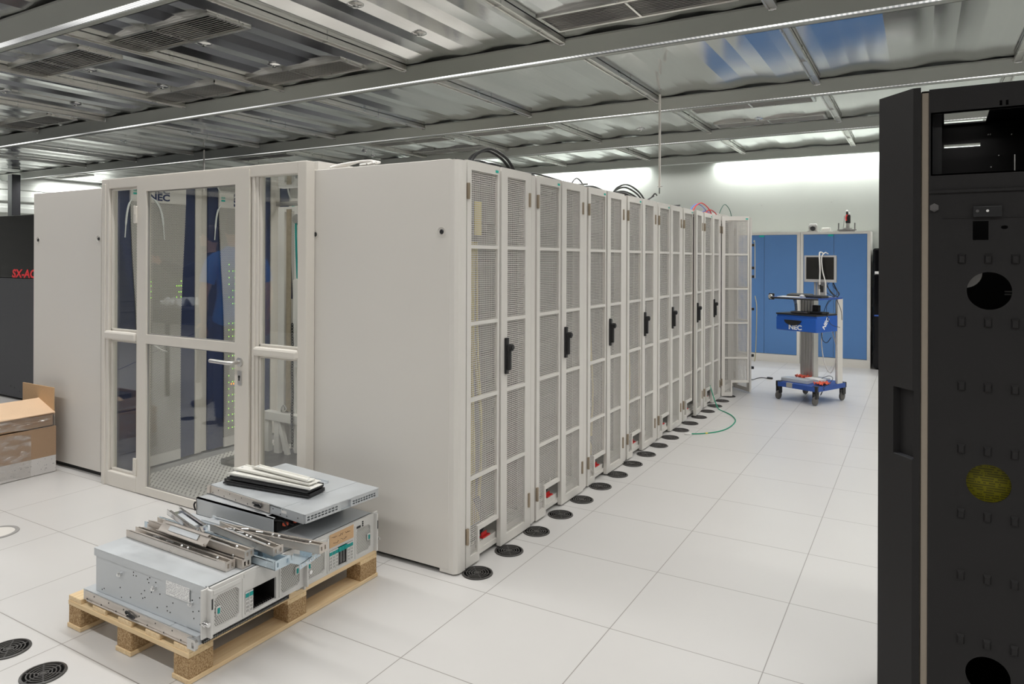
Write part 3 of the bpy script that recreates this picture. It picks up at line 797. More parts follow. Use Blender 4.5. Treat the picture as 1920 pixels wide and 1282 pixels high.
m = MB(); m.cyl((hx, y0 - 0.0075, 0.835), (hx, y0 - 0.004, 0.835), 0.008, 14); m.box(hx - 0.004, y0 - 0.0075, 0.812, hx + 0.004, y0 - 0.004, 0.835); part('keyhole', m, 'black', lp, True)
for z in (1.73, 0.115):
    m = MB(); m.box(-4.366, y0 - 0.012, z, -4.338, y0 + 0.002, z + 0.11, 0.004); m.box(-4.357, y0 - 0.017, z + 0.054, -4.343, y0 - 0.010, z + 0.114, 0.003)
    part('hinge', m, 'frame_white', t, True)

# transparent roof over the aisle
t = thing('aisle_roof', 'clear plastic roof sheets over the aisle between the cabinet rows', 'roof', (-3.8, 5.6, 1.98))
for i in range(4):
    a = FY + 0.06 + i * 1.43
    m = MB(); m.box(-4.74, a, 1.972, -2.90, a + 1.42, 1.976); part('sheet', m, 'acryl', t, True)
    m = MB(); m.box(-4.76, a + 1.39, 1.955, -2.88, a + 1.43, 1.972); part('crossbar', m, 'alu', t, True)
m = MB(); m.box(-4.80, FY + 0.032, 1.985, -4.74, 8.5, 2.02); part('edge_rail', m, 'frame_white', t, True)

# slotted floor tiles of the aisle (600 mm) and plain grey strip before the racks
n = 0
words = ['just inside the glass door', 'one step inside the aisle', 'two steps inside the aisle', 'beside the white lift', 'behind the white lift', 'at the middle of the aisle', 'beyond the middle of the aisle', 'near the far end of the aisle']
for j in range(8):
    for i in range(3):
        x0, y0_ = -4.65 + 0.6 * i, 2.76 + 0.6 * j
        m = MB(); m.box(x0 + 0.001, y0_ + 0.001, 0.0005, x0 + (0.599, 0.599, 0.56)[i], y0_ + 0.599, 0.004)
        single('slotted_floor_tile', m, 'slot', 'slotted metal floor tile %s, %s' % (words[j], ('next to the navy rack doors', 'in the middle of the aisle', 'next to the front row')[i]), 'floor tile', (x0 + 0.3, y0_ + 0.3, 0), 'slotted floor tiles of the aisle')
m = MB(); m.box(-4.755, 2.75, 0.0005, -4.651, 8.4, 0.004); struct('trim_1', m, 'aislegrey', 'plain grey floor strip in front of the navy rack doors', 'floor strip')

# ------------------------------------------------------------------ racks with navy and white doors
def nec_meshes():
    o = {}
    m = MB(); m.box(-0.96, 0.0, 0.03, -0.03, 0.598, 1.975); o['body'] = m.mesh('body', 'white')
    m = MB(); m.box(-0.03, 0.0, 0.02, 0.0, 0.598, 1.985, 0.003); o['door'] = m.mesh('door', 'navy')
    # white centre shield: wide at the top, waisted below
    L = [(0.087, 1.985), (0.087, 1.90), (0.092, 1.75), (0.104, 1.5), (0.125, 1.2), (0.135, 1.0), (0.138, 0.7), (0.138, 0.02)]
    Rr = [(0.476, 0.02), (0.476, 0.7), (0.476, 1.0), (0.482, 1.2), (0.495, 1.5), (0.508, 1.75), (0.513, 1.90), (0.513, 1.985)]
    m = MB(); m.plate([(0.513, 1.985), (0.087, 1.985), (0.087, 1.907), (0.513, 1.907)], [], 'x', 0.0, 0.014); o['band'] = m.mesh('name_band', 'white')
    m = MB(); m.plate([(0.138, 0.018), (0.476, 0.018), (0.476, 0.090), (0.138, 0.090)], [], 'x', 0.0, 0.014); o['foot'] = m.mesh('foot_band', 'white')
    L2 = [p for p in L if 0.09 < p[1] < 1.906]; R2 = [p for p in Rr if 0.09 < p[1] < 1.906]
    m = MB(); m.plate([(0.087, 1.907)] + L2 + [(0.138, 0.090), (0.476, 0.090)] + R2 + [(0.513, 1.907)], [], 'x', 0.010, 0.012); o['mesh'] = m.mesh('perforated_sheet', 'necmesh')
    m = MB(); m.plate([(0.087, 1.907)] + L2 + [(0.138, 0.090), (0.476, 0.090)] + R2 + [(0.513, 1.907)], [], 'x', 0.0005, 0.002); o['back'] = m.mesh('backing', 'dkgrey')
    m = MB(); m.text('NEC', 0.066, face_mtx((0.0145, 0.300, 1.944), (0, 1, 0), (0, 0, 1)), 0.0006, 0.0022, 0, 1.25); o['txt'] = m.mesh('lettering', 'text_blue')
    m = MB(); m.box(0.013, 0.105, 1.955, 0.0155, 0.140, 1.968); o['tag'] = m.mesh('name_tag', 'tealtag')
    m = MB()
    m.tube([(0.016, 0.098, 1.925), (0.012, 0.076, 1.88), (0.008, 0.062, 1.80), (0.006, 0.052, 1.65)], [0.004, 0.007, 0.007, 0.004], 8, 6)
    m.tube([(0.016, 0.216, 1.955), (0.018, 0.275, 1.91), (0.018, 0.318, 1.82), (0.016, 0.340, 1.64)], [0.004, 0.008, 0.008, 0.004], 8, 6)  # second arc: a reflection on the door, built as a white tube
    o['trim'] = m.mesh('trim_and_reflection', 'gloss_white')
    m = MB(); m.box(-0.05, 0.600, 0.02, 0.006, 0.655, 1.985, 0.004); m.box(-0.06, 0.655, 0.02, -0.012, 0.7125, 1.985, 0.004); o['filler'] = m.mesh('filler_post', 'frame_white')
    return o
NM = nec_meshes()
nec_word = ['navy and white rack with dark lettering on its top band, directly behind the glass door',
            'navy and white rack with many green lights, behind the door handle side', 'navy and white rack seen through the narrow right window',
            'fourth navy and white rack deep in the aisle', 'fifth navy and white rack deep in the aisle', 'sixth navy and white rack deep in the aisle', 'seventh navy and white rack at the far end of the aisle']
for k in range(7):
    t = thing('compute_rack', nec_word[k], 'server rack', (-4.77, 2.796 + 0.714 * k, 0), 0, 'navy and white racks along the aisle')
    part('body', NM['body'], None, t); part('filler_post', NM['filler'], None, t)
    d = part('door', NM['door'], None, t)
    for q, nm in (('band', 'name_band'), ('foot', 'foot_band'), ('mesh', 'perforated_sheet'), ('back', 'backing'), ('txt', 'lettering'), ('tag', 'name_tag'), ('trim', 'trim_and_reflection')):
        part(nm, NM[q], None, d)
    m = MB(); rnd = random.Random(k)
    if k == 0: spots = [(0.238, z) for z in (1.34, 1.31, 1.27, 1.225)] + [(yy, z) for z in (1.34, 1.305, 1.26, 1.222) for yy in (0.44, 0.458, 0.475) if rnd.random() < .6]
    else: spots = [(yy, 1.46 - 0.052 * q) for q in range(26) for yy in (0.18, 0.215, 0.235) if rnd.random() < .75 and q not in (7, 8, 15)]
    for yy, z in spots: m.box(0.0125, yy - 0.0022, z - 0.006, 0.0145, yy + 0.0022, z + 0.003)
    part('indicator_lights', m, 'led', d, label='rows of small green indicator lights')
    if k == 1:
        m = MB(); m.box(0.0125, 0.20, 0.50, 0.0145, 0.207, 0.512); m.box(0.0125, 0.222, 0.498, 0.0145, 0.23, 0.512); part('warning_lights', m, 'ledo', d, label='small orange lights')
    if k == 0:
        m = MB(); m.box(-0.99, -0.052, 0.034, -0.10, -0.032, 1.988, 0.003)
        sp = part('side_panel', m, 'white2', t)
        m = MB(); m.box(-0.97, -0.028, 0.001, -0.12, 0.55, 0.028); part('shadow_base', m, 'rubber', t)  # added black block for the shade below the side panel
        m = MB(); m.box(-1.001, -0.044, 0.03, -0.991, -0.0, 1.975); part('rear_frame', m, 'white', t)
        for lx in (-0.925, -0.128):
            m = MB(); m.lathe([(0.023, -0.002), (0.021, 0.004), (0.014, 0.004), (0.012, 0.010)], (lx, -0.053, 1.640), 'y', 20); part('lock_rim', m, 'white', sp)
            m = MB(); m.lathe([(0.0, -0.004), (0.009, -0.004), (0.0125, 0.0), (0.0125, 0.01), (0, 0.012)], (lx, -0.052, 1.640), 'y', 16); part('lock', m, 'black', sp)
        for x in (-0.92, -0.10):
            f = part('levelling_foot', ME['ft'], None, t); f.location = (x, -0.0, 0)

# ------------------------------------------------------------------ white server lift standing in the aisle
t = thing('server_lift', 'white server lift with mast, chain and worn strap inside the aisle', 'lift', (-4.1, 3.72, 0))
yl = 3.72
m = MB(); m.box(-4.235, yl, 0.05, -4.165, yl + 0.06, 1.90, 0.004); m.box(-4.06, yl, 0.05, -4.035, yl + 0.06, 1.90, 0.004); m.box(-4.164, yl + 0.045, 0.1, -4.061, yl + 0.059, 1.2)
m.box(-4.164, yl + 0.001, 1.86, -4.061, yl + 0.059, 1.899)
part('mast', m, 'white', t, True)
m = MB(); m.box(-4.04, yl - 0.03, 0.70, -3.955, yl + 0.03, 1.352, 0.004); part('carriage', m, 'white', t, True)
m = MB(); m.box(-4.33, yl - 0.06, 0.285, -3.90, yl, 0.350, 0.004); part('crossbar', m, 'white', t, True)
for x in (-4.325, -4.215, -3.955):
    m = MB(); m.box(x, yl - 0.05, 0.004, x + 0.05, yl - 0.01, 0.29, 0.003); part('leg', m, 'white', t, True)
m = MB(); m.obox((-4.13, yl - 0.03, 0.16), (0.035, 0.03, 0.30), Matrix.Rotation(-0.35, 3, 'Y')); part('brace', m, 'white', t, True)
m = MB(); m.box(-4.42, yl - 0.36, 0.004, -3.84, yl + 0.10, 0.045, 0.006); part('base_plate', m, 'dkmetal', t, True)
m = MB(); m.box(-4.135, yl - 0.008, 0.36, -4.085, yl - 0.003, 1.88); part('lifting_strap', m, 'strap', t, True)
m = MB(); m.tube([(-4.01, yl - 0.03, 1.78), (-4.0, yl - 0.035, 1.6), (-3.985, yl - 0.035, 1.36)], 0.008, 6, 5, None); part('pull_cord', m, 'teal', t, True)
m = MB(); m.lathe([(0.0, -0.015), (0.032, -0.015), (0.026, 0.0), (0.032, 0.015), (0.0, 0.015)], (-4.0, yl - 0.03, 1.80), 'y', 20); m.box(-4.04, yl - 0.012, 1.76, -3.93, yl + 0.01, 1.84, 0.004)
part('pulley', m, 'chrome', t, True)
m = MB()
for i in range(46):
    z = 0.12 + i * 0.02; c = (-3.992 + 0.003 * math.sin(i * 0.4), yl - 0.075, z); pts = []
    for a in range(9):
        an = 2 * PI * a / 8; u, v = 0.009 * math.cos(an), 0.014 * math.sin(an)
        pts.append((c[0] + (u if i % 2 else 0), c[1] + (0 if i % 2 else u), c[2] + v))
    m.tube(pts, 0.0036, 6, 1)
part('chain', m, 'rubber', t, True)
m = MB(); m.tube([(-4.155, yl - 0.03, 0.352), (-4.155, yl - 0.03, 0.38), (-4.13, yl - 0.03, 0.405), (-4.105, yl - 0.03, 0.385), (-4.125, yl - 0.03, 0.365)], 0.006, 8, 5); part('hook', m, 'chrome', t, True)

m = MB(); m.tube([(-4.742, 2.99, 0.96), (-4.71, 3.02, 0.90), (-4.70, 3.08, 0.85), (-4.73, 3.14, 0.83)], 0.006, 8, 6)
single('white_cable', m, 'whitecable', 'short white cable hanging on the rack behind the left window', 'cable', (-4.72, 3.06, 0.83))
# ================================================================== dark machines at the left, blue cupboards at the back
def big_machine(x1, label, first, y=3.78):
    t = thing('supercomputer_cabinet', label, 'computer cabinet', (x1 - 0.62, y, 0), 0, 'black and grey computer cabinets')
    m = MB(); m.box(-0.62, 0.012, 0.02, 0.62, 1.5, 1.955, 0.006); part('body', m, 'sxgrey', t)
    m = MB(); m.box(-0.615, -0.012, 1.296, 0.615, 0.012, 1.955, 0.010, 3); d = part('black_panel', m, 'glossblack', t)
    m = MB(); m.box(-0.615, -0.006, 0.03, 0.615, 0.012, 1.290, 0.006); part('grey_panel', m, 'sxgrey', t)
    if first:
        m = MB(); m.text('SX-ACE', 0.118, face_mtx((0.335, -0.0135, 1.336), (1, 0, 0), (0, 0, 1)), 0.0008, 0.004, 0.12, 1.42); part('lettering', m, 'text_red', d, label='red letters')
        m = MB()
        for x, z in ((0.02, 0.14), (0.10, 0.13), (0.27, 0.12), (0.33, 0.16), (0.39, 0.15), (0.20, 0.10), (0.45, 0.11)): m.cyl((x, -0.009, z), (x, -0.004, z), 0.006, 8)
        part('vent_holes', m, 'black', t)
    return t
big_machine(-7.78, 'tall black and dark grey computer cabinet with red letters at the left edge', True)
big_machine(-9.04, 'second black computer cabinet beyond the left picture edge', False)
big_machine(-10.3, 'third black computer cabinet beyond the left picture edge', False)

big_machine(-11.56, 'fourth black computer cabinet beyond the left picture edge', False)
for i, x in enumerate((-7.78, -9.04, -10.3, -11.56)):
    big_machine(x, 'black computer cabinet of the hidden second row, %s from the aisle' % ORD[i], False, 5.9)
    big_machine(x, 'black computer cabinet of the hidden third row, %s from the aisle' % ORD[i], False, 8.0)

def cupboard(x0, x1, seam, tagx, label):
    t = thing('blue_cupboard', label, 'cupboard', ((x0 + x1) / 2, 10.97, 0), 0, 'blue cupboards at the back wall'); y = 10.97
    m = MB(); m.box(x0, y + 0.0205, 0.0, x1, y + 0.44, 1.92)
    m.plate(rect(x0, 0.0, x1, 1.92), [rect(x0 + 0.042, 0.115, x1 - 0.042, 1.885)], 'y', y, y + 0.02)
    part('carcass', m, 'offgrey', t, True)
    for a, b_ in ((x0 + 0.045, seam - 0.002), (seam + 0.002, x1 - 0.045)):
        m = MB(); m.box(a, y + 0.004, 0.12, b_, y + 0.020, 1.882, 0.002); d = part('door', m, 'blue', t, True)
        if a < tagx < b_:
            m = MB(); m.box(tagx, y + 0.001, 1.855, tagx + 0.07, y + 0.005, 1.878); part('name_tag', m, 'tealtag', d, True)
cupboard(-2.74, -1.530, -2.03, -2.10, 'left blue double-door cupboard against the back wall, partly behind the open door')
cupboard(-1.526, -0.610, -1.08, -1.155, 'right blue double-door cupboard behind the monitor trolley')

t = thing('small_device', 'small silver device with round black lens on top of the blue cupboard', 'device', (-1.375, 11.15, 1.92))
m = MB(); m.box(-0.075, -0.05, 0.0, 0.075, 0.06, 0.02, 0.004); m.box(-0.06, -0.04, 0.02, 0.06, 0.05, 0.10, 0.01); part('body', m, 'alu', t)
m = MB(); m.box(-0.05, -0.03, 0.10, 0.05, 0.04, 0.125, 0.008); part('cap', m, 'paper', t)
m = MB(); m.lathe([(0.0, -0.058), (0.03, -0.058), (0.036, -0.05), (0.036, -0.03)], (0, 0, 0.055), 'y', 20); part('lens', m, 'black', t)
t = thing('small_projector', 'flat white box beside the small lens device on the blue cupboard', 'device', (-1.20, 11.15, 1.92))
m = MB(); m.box(-0.085, -0.05, 0.0, 0.085, 0.05, 0.012, 0.003); part('tray', m, 'paper', t)
m = MB(); m.box(-0.06, -0.04, 0.014, 0.06, 0.04, 0.065, 0.012, 3); part('body', m, 'offwhite', t)
t = thing('test_fixture', 'small metal fixture with four posts and red lever on the blue cupboard', 'fixture', (-0.925, 11.15, 1.92))
m = MB(); m.box(-0.12, -0.07, 0.02, 0.12, 0.07, 0.035, 0.003); m.box(-0.10, -0.06, 0.0, 0.10, 0.06, 0.02); part('base', m, 'dkmetal', t)
for x in (-0.105, 0.105):
    m = MB(); m.cyl((x, -0.05, 0.035), (x, -0.05, 0.125), 0.009, 10); part('post', m, 'dkmetal', t)
m = MB(); m.box(-0.05, -0.03, 0.035, 0.06, 0.04, 0.055, 0.003); m.box(-0.012, -0.02, 0.055, 0.035, 0.03, 0.19, 0.006); part('column', m, 'alu', t)
m = MB(); m.box(-0.018, -0.028, 0.12, 0.045, 0.03, 0.245, 0.012); m.cyl((0.0, 0, 0.24), (0.0, 0, 0.29), 0.014, 12); part('head', m, 'black', t)
m = MB(); m.sphere((0.0, 0, 0.30), 0.016); m.sphere((0.028, 0, 0.262), 0.014); part('cap', m, 'paper', t)
m = MB(); m.tube([(-0.005, -0.035, 0.16), (-0.01, -0.045, 0.20), (0.002, -0.035, 0.245)], 0.010, 8, 4); part('lever', m, 'red', t)
m = MB(); m.cyl((-0.045, -0.03, 0.055), (-0.03, -0.03, 0.23), 0.004, 8); part('rod', m, 'chrome', t)

t = thing('dark_cabinet', 'black glossy cabinet behind the black rack, right of the blue cupboard', 'cabinet', (-0.18, 10.9, 0))
m = MB(); m.box(-0.40, 0.0, 0.02, 0.42, 0.54, 1.68, 0.03, 3); part('body', m, 'glossblack', t)
m = MB(); m.box(-0.385, -0.01, 0.9, 0.42, 0.0, 1.32, 0.004); part('window', m, 'glossblack', t)
m = MB(); m.box(-0.375, -0.016, 1.325, 0.42, -0.002, 1.36, 0.004); part('handle_strip', m, 'paper', t)
m = MB(); m.box(-0.38, -0.008, 0.74, 0.42, 0.0, 0.76); part('blue_trim', m, 'bluedeck', t)
m = MB(); m.box(-0.30, 0.0, 1.68, 0.3, 0.3, 1.70); part('lid', m, 'paper', t)

# ------------------------------------------------------------------ trolley with monitor
CT = thing('computer_trolley', 'blue and grey trolley with drawer, column and four castors', 'trolley', (-1.036, 8.19, 0), math.radians(-25))
W, D, DB = 0.245, 0.265, 0.30
m = MB(); m.plate([(-W - 0.0, -D + 0.03), (-W + 0.03, -D), (W - 0.03, -D), (W, -D + 0.03), (W, DB - 0.03), (W - 0.03, DB), (-W + 0.03, DB), (-W, DB - 0.03)], [], 'z', 0.145, 0.195)
part('deck', m, 'bluedeck', CT)
m = MB(); m.box(-0.11, -D - 0.002, 0.150, -0.04, -D + 0.02, 0.197); part('deck_clip', m, 'alu', CT)
for sx in (-1, 1):
    for sy in (-1, 1):
        m = MB(); x, y = sx * (W - 0.03), (-D + 0.03 if sy < 0 else DB - 0.03)
        m.box(x - 0.028, y - 0.028, 0.140, x + 0.028, y + 0.028, 0.200, 0.006)
        m.box(x - 0.022, y - 0.03, 0.07, x - 0.014, y + 0.02, 0.142); m.box(x + 0.014, y - 0.03, 0.07, x + 0.022, y + 0.02, 0.142); m.box(x - 0.022, y - 0.02, 0.12, x + 0.022, y + 0.02, 0.145)
        cs = part('castor', m, 'black', CT)
        m = MB(); m.lathe([(0.0, -0.012), (0.035, -0.012), (0.046, -0.009), (0.048, 0.0), (0.046, 0.009), (0.035, 0.012), (0.0, 0.012)], (x, y - 0.015, 0.0485), 'x', 24); part('wheel', m, 'greywheel', cs)
m = MB(); cx, cy = -0.165, 0.245
m.box(cx - 0.08, cy - 0.045, 0.1955, cx + 0.08, cy + 0.045, 1.09)
for q in range(5): m.box(cx - 0.08 + 0.035 * q, cy - 0.052, 0.2, cx - 0.066 + 0.035 * q, cy - 0.04, 1.085, 0.003)
m.box(cx - 0.075, cy - 0.07, 0.1955, cx + 0.22, cy + 0.05, 0.212)
part('column', m, 'alu', CT)
m = MB(); px_, py_ = W - 0.012, 0.17
m.box(px_ - 0.008, py_ - 0.05, 0.195, px_ + 0.012, py_ + 0.045, 1.10, 0.003); m.box(px_ - 0.04, py_ - 0.01, 0.195, px_ - 0.008, py_ + 0.01, 1.08)
part('post', m, 'offgrey', CT)
m = MB(); m.box(-W + 0.01, -D + 0.01, 0.755, W - 0.01, 0.17, 0.925, 0.006); db = part('drawer_box', m, 'blue2', CT)
m = MB(); m.box(-W + 0.012, -D - 0.004, 0.762, W - 0.012, -D + 0.012, 0.900, 0.004); dr = part('drawer', m, 'blue2', CT)
m = MB(); m.plate([(-0.10 + 0.2 * i / 12, 0.872) for i in range(13)] + [(0.10 * math.cos(PI * i / 12), 0.872 - 0.055 * math.sin(PI * i / 12)) for i in range(1, 12)], [], 'y', -D - 0.016, -D - 0.003)
h = part('pull', m, 'black', dr); h.location = (-0.03, 0, 0)
m = MB(); m.text('NEC', 0.068, face_mtx((-0.005, -D - 0.0048, 0.795), (1, 0, 0), (0, 0, 1)), 0.0006, 0.0026, 0, 1.15); part('lettering', m, 'text_white', dr, label='white letters')
m = MB(); m.text('NEC', 0.066, face_mtx((W - 0.0095, -0.09, 0.848), (0, 0.64, 0.77), (0, -0.77, 0.64)), 0.0006, 0.0026, 0, 1.1); part('lettering', m, 'text_white', db, label='slanted white letters')
m = MB(); m.box(-W + 0.005, -D + 0.0, 0.925, W - 0.01, 0.17, 0.940, 0.003); part('tray', m, 'black', CT)
m = MB(); m.plate([(-W - 0.055, -D + 0.06), (-W - 0.02, -D - 0.05), (W - 0.12, -D - 0.05), (W - 0.0, -D + 0.02), (W, D - 0.06), (-W, D - 0.02)], [], 'z', 1.095, 1.113)
part('worktop', m, 'bluedeck', CT)
m = MB(); m.tube([(-W - 0.057, -D + 0.06, 1.104), (-W - 0.022, -D - 0.052, 1.104), (W - 0.12, -D - 0.052, 1.104), (W - 0.0, -D + 0.018, 1.104)], 0.010, 8, 1); part('worktop_edge', m, 'black', CT)
m = MB(); m.box(-W - 0.11, -D + 0.03, 1.075, -W - 0.045, -D + 0.05, 1.145, 0.006); ck = part('clamp', m, 'black', CT)
m = MB(); m.lathe([(0.0, -0.018), (0.024, -0.018), (0.027, -0.006), (0.027, 0.0)], (-W - 0.078, -D + 0.03, 1.11), 'y', 24); part('knob', m, 'chrome', ck)
wm = wmat(CT)
def on_cart(p): return tuple(wm @ Vector(p))
cr = math.radians(-25)
t = thing('monitor', 'silver framed flat monitor standing on the trolley', 'monitor', on_cart((0.105, 0.02, 1.113)), math.radians(-16))
m = MB(); m.box(-0.165, -0.012, 0.165, 0.165, 0.022, 0.445, 0.006); part('casing', m, 'black', t)
m = MB(); m.plate(rect(-0.168, 0.162, 0.168, 0.448), [rect(-0.148, 0.192, 0.148, 0.430)], 'y', -0.020, -0.004); part('bezel', m, 'silver', t)
m = MB(); m.box(-0.15, -0.013, 0.19, 0.15, -0.009, 0.432); part('screen', m, 'screen', t)
m = MB(); m.box(-0.05, 0.02, 0.01, 0.05, 0.045, 0.26, 0.006); m.box(-0.075, 0.01, 0.02, -0.055, 0.03, 0.16, 0.004); m.box(-0.09, -0.02, 0.002, 0.09, 0.09, 0.012, 0.004); part('stand', m, 'silver', t)
t = thing('white_cables', 'thick white cables hanging in loops over the monitor', 'cable', on_cart((0.105, 0.0, 1.12)), math.radians(-16))
m = MB(); m.tube([(0.025, 0.04, 0.46), (0.018, -0.01, 0.475), (0.012, -0.03, 0.45), (0.018, -0.03, 0.30), (0.016, -0.032, 0.16), (0.014, -0.034, 0.02)], 0.008, 8, 6)
m.tube([(0.075, 0.04, 0.458), (0.06, -0.005, 0.470), (0.035, -0.028, 0.42), (0.045, -0.03, 0.28), (0.075, -0.034, 0.16), (0.085, -0.04, 0.02)], 0.006, 8, 6)
part('cable', m, 'whitecable', t)
m = MB(); m.box(0.005, -0.04, 0.08, 0.03, -0.02, 0.13, 0.004); m.box(0.02, -0.035, 0.05, 0.05, -0.01, 0.12, 0.004); part('connector', m, 'black', t)
t = thing('keyboard', 'black keyboard lying tilted on the trolley top', 'keyboard', on_cart((-0.085, -0.06, 1.114)), cr + 0.12)
m = MB(); m.obox((0, 0, 0.016), (0.25, 0.12, 0.012), Matrix.Rotation(0.10, 3, 'X'), 0.004); part('base', m, 'black', t)
m = MB()
for r in range(5):
    for c in range(14): m.obox((-0.112 + 0.0172 * c, -0.045 + 0.0225 * r, 0.020 + 0.0022 * r), (0.014, 0.018, 0.008), Matrix.Rotation(0.10, 3, 'X'))
part('keys', m, 'greykeys', t)
m = MB(); m.box(-0.14, -0.10, 0, 0.14, 0.10, 0.004)
o = single('paper_sheet', m, 'paper', 'white sheet of paper under the keyboard on the trolley', 'paper', (0, 0, 0)); o.location = on_cart((-0.10, -0.16, 1.1135)); o.rotation_euler = (0, 0, cr + 0.3)
t = thing('laptop', 'closed black laptop on the trolley in front of the monitor', 'laptop', on_cart((0.155, -0.125, 1.114)), cr)
m = MB(); m.box(-0.09, -0.07, 0.0, 0.09, 0.07, 0.016, 0.004); part('base', m, 'black', t)
m = MB(); m.box(-0.09, -0.07, 0.017, 0.09, 0.07, 0.024, 0.003); part('lid', m, 'sxgrey', t)
t = thing('computer_mouse', 'small white mouse beside the keyboard on the trolley', 'mouse', on_cart((0.03, -0.20, 1.114)), cr)
m = MB(); m.sphere((0, 0, 0.016), 0.03, (0.7, 1.1, 0.5)); part('shell', m, 'paper', t)
m = MB(); m.box(-0.002, 0.0, 0.018, 0.002, 0.022, 0.026); part('wheel', m, 'black', t)
for q, (p, s, mt, w) in enumerate([((-0.02, -0.14, 0.941), (0.20, 0.09, 0.02), 'dkmetal', 'flat dark box lying on the trolley drawer'), ((0.13, -0.06, 0.941), (0.17, 0.13, 0.022), 'black', 'black flat device on the right of the trolley drawer'), ((0.06, 0.02, 0.941), (0.07, 0.05, 0.085), 'black', 'small black power brick standing on the trolley drawer')]):
    m = MB(); m.box(-s[0] / 2, -s[1] / 2, 0, s[0] / 2, s[1] / 2, s[2], 0.006)
    o = single('small_box', m, mt, w, 'device', (0, 0, 0)); o.location = on_cart(p); o.rotation_euler = (0, 0, cr)
t = thing('power_cables', 'tangle of thin black cables hanging behind the monitor', 'cable', on_cart((0.2, 0.10, 1.1)), cr)
m = MB(); rnd = random.Random(4)
for i in range(7):
    x = -0.10 + 0.02 * i
    m.tube([(x, 0.0, 0.19 + rnd.uniform(-.03, .03)), (x + rnd.uniform(-.03, .05), 0.0, 0.14), (x + 0.04 + rnd.uniform(-.02, .06), -0.03, 0.06), (0.06 + rnd.uniform(-.03, .03), -0.05, 0.02)], 0.0035, 6, 5)
m.tube([(0.02, -0.02, 0.02), (0.03, -0.17, -0.08), (0.05, -0.14, -0.25), (0.09, -0.02, -0.30)], 0.003, 6, 6)
m.tube([(0.05, -0.02, 0.0), (0.09, 0.0, -0.12), (0.10, 0.0, -0.22)], 0.003, 6, 6)
m.tube([(-0.11, 0.0, -0.16), (-0.07, 0.0, -0.06), (-0.02, -0.02, 0.0)], 0.003, 6, 6)
part('cable', m, 'cable', t)
t = thing('white_lead', 'long white lead looping down under the trolley drawer', 'cable', on_cart((0.1, 0.1, 0.3)), cr)
m = MB(); m.tube([(-0.05, 0.05, 0.455), (-0.06, 0.05, 0.30), (-0.02, 0.04, 0.10), (0.05, 0.04, 0.0), (0.10, 0.05, 0.12), (0.11, 0.05, 0.28), (0.06, 0.05, 0.455)], 0.006, 8, 6); part('cable', m, 'whitecable', t)
t = thing('black_lead', 'short black lead looping under the right side of the trolley drawer', 'cable', on_cart((0.16, 0.05, 0.6)), cr)
m = MB(); m.tube([(-0.06, 0.0, 0.155), (-0.05, 0.0, 0.06), (0.0, 0.0, 0.03), (0.05, 0.0, 0.09)], 0.004, 8, 6); part('cable', m, 'cable', t)
t = thing('cable_chain', 'grey jointed cable chain hanging at the left of the trolley', 'cable', on_cart((-0.15, -0.02, 0.94)), cr)
m = MB()
for i in range(9):
    m.obox((-0.02 + 0.012 * math.sin(i * 0.5) + 0.004 * max(0, 3 - i), 0, 0.01 + 0.017 * i), (0.026, 0.02, 0.013), None, 0.002)
part('links', m, 'greycable', t)
# things on the lower deck
for (x, y, w, d, h, r, mt, nm, lb, ct) in [(-0.07, -0.13, 0.30, 0.13, 0.040, 0.10, 'zinc', 'metal_tray', 'flat grey metal drive tray on the trolley deck', 'tray'),
                                            (0.035, 0.045, 0.18, 0.12, 0.036, -0.15, 'paper', 'white_box', 'flat white box lying on the trolley deck', 'box')]:
    m = MB(); m.box(-w / 2, -d / 2, 0, w / 2, d / 2, h, 0.004)
    o = single(nm, m, mt, lb, ct, (0, 0, 0)); o.location = on_cart((x, y, 0.196)); o.rotation_euler = (0, 0, cr + r)
def crumple(nm, lb, ct, mt, c, sx, sy, h, seed, rz):
    b = bmesh.new(); bmesh.ops.create_grid(b, x_segments=14, y_segments=10, size=0.5); rnd = random.Random(seed)
    for v in b.verts: v.co = Vector((v.co.x * sx, v.co.y * sy, 0.004 + h * rnd.random()))
    bmesh.ops.solidify(b, geom=b.faces[:], thickness=0.002)
    m = MB(); m._take(b)
    o = single(nm, m, mt, lb, ct, (0, 0, 0)); o.location = c; o.rotation_euler = (0, 0, rz)
    return o
crumple('red_bag', 'crumpled red plastic bag at the back of the trolley deck', 'bag', 'orange', on_cart((-0.15, 0.105, 0.197)), 0.15, 0.10, 0.045, 1, cr)
crumple('red_cloth', 'crumpled red cloth at the right of the trolley deck', 'cloth', 'orange', on_cart((0.18, -0.07, 0.197)), 0.10, 0.17, 0.030, 2, cr)
t = thing('data_cable', 'thin grey cable curled on the trolley deck', 'cable', on_cart((0.12, 0.05, 0.2)), cr)
m = MB(); m.tube([(-0.10, 0.06, 0.004), (0.0, 0.1, 0.06), (0.08, 0.05, 0.05), (0.10, -0.06, 0.004), (0.12, -0.14, 0.0), (0.125, -0.20, -0.02), (0.10, -0.21, -0.10), (0.13, -0.19, -0.03)], 0.003, 6, 6); part('cable', m, 'cable', t)
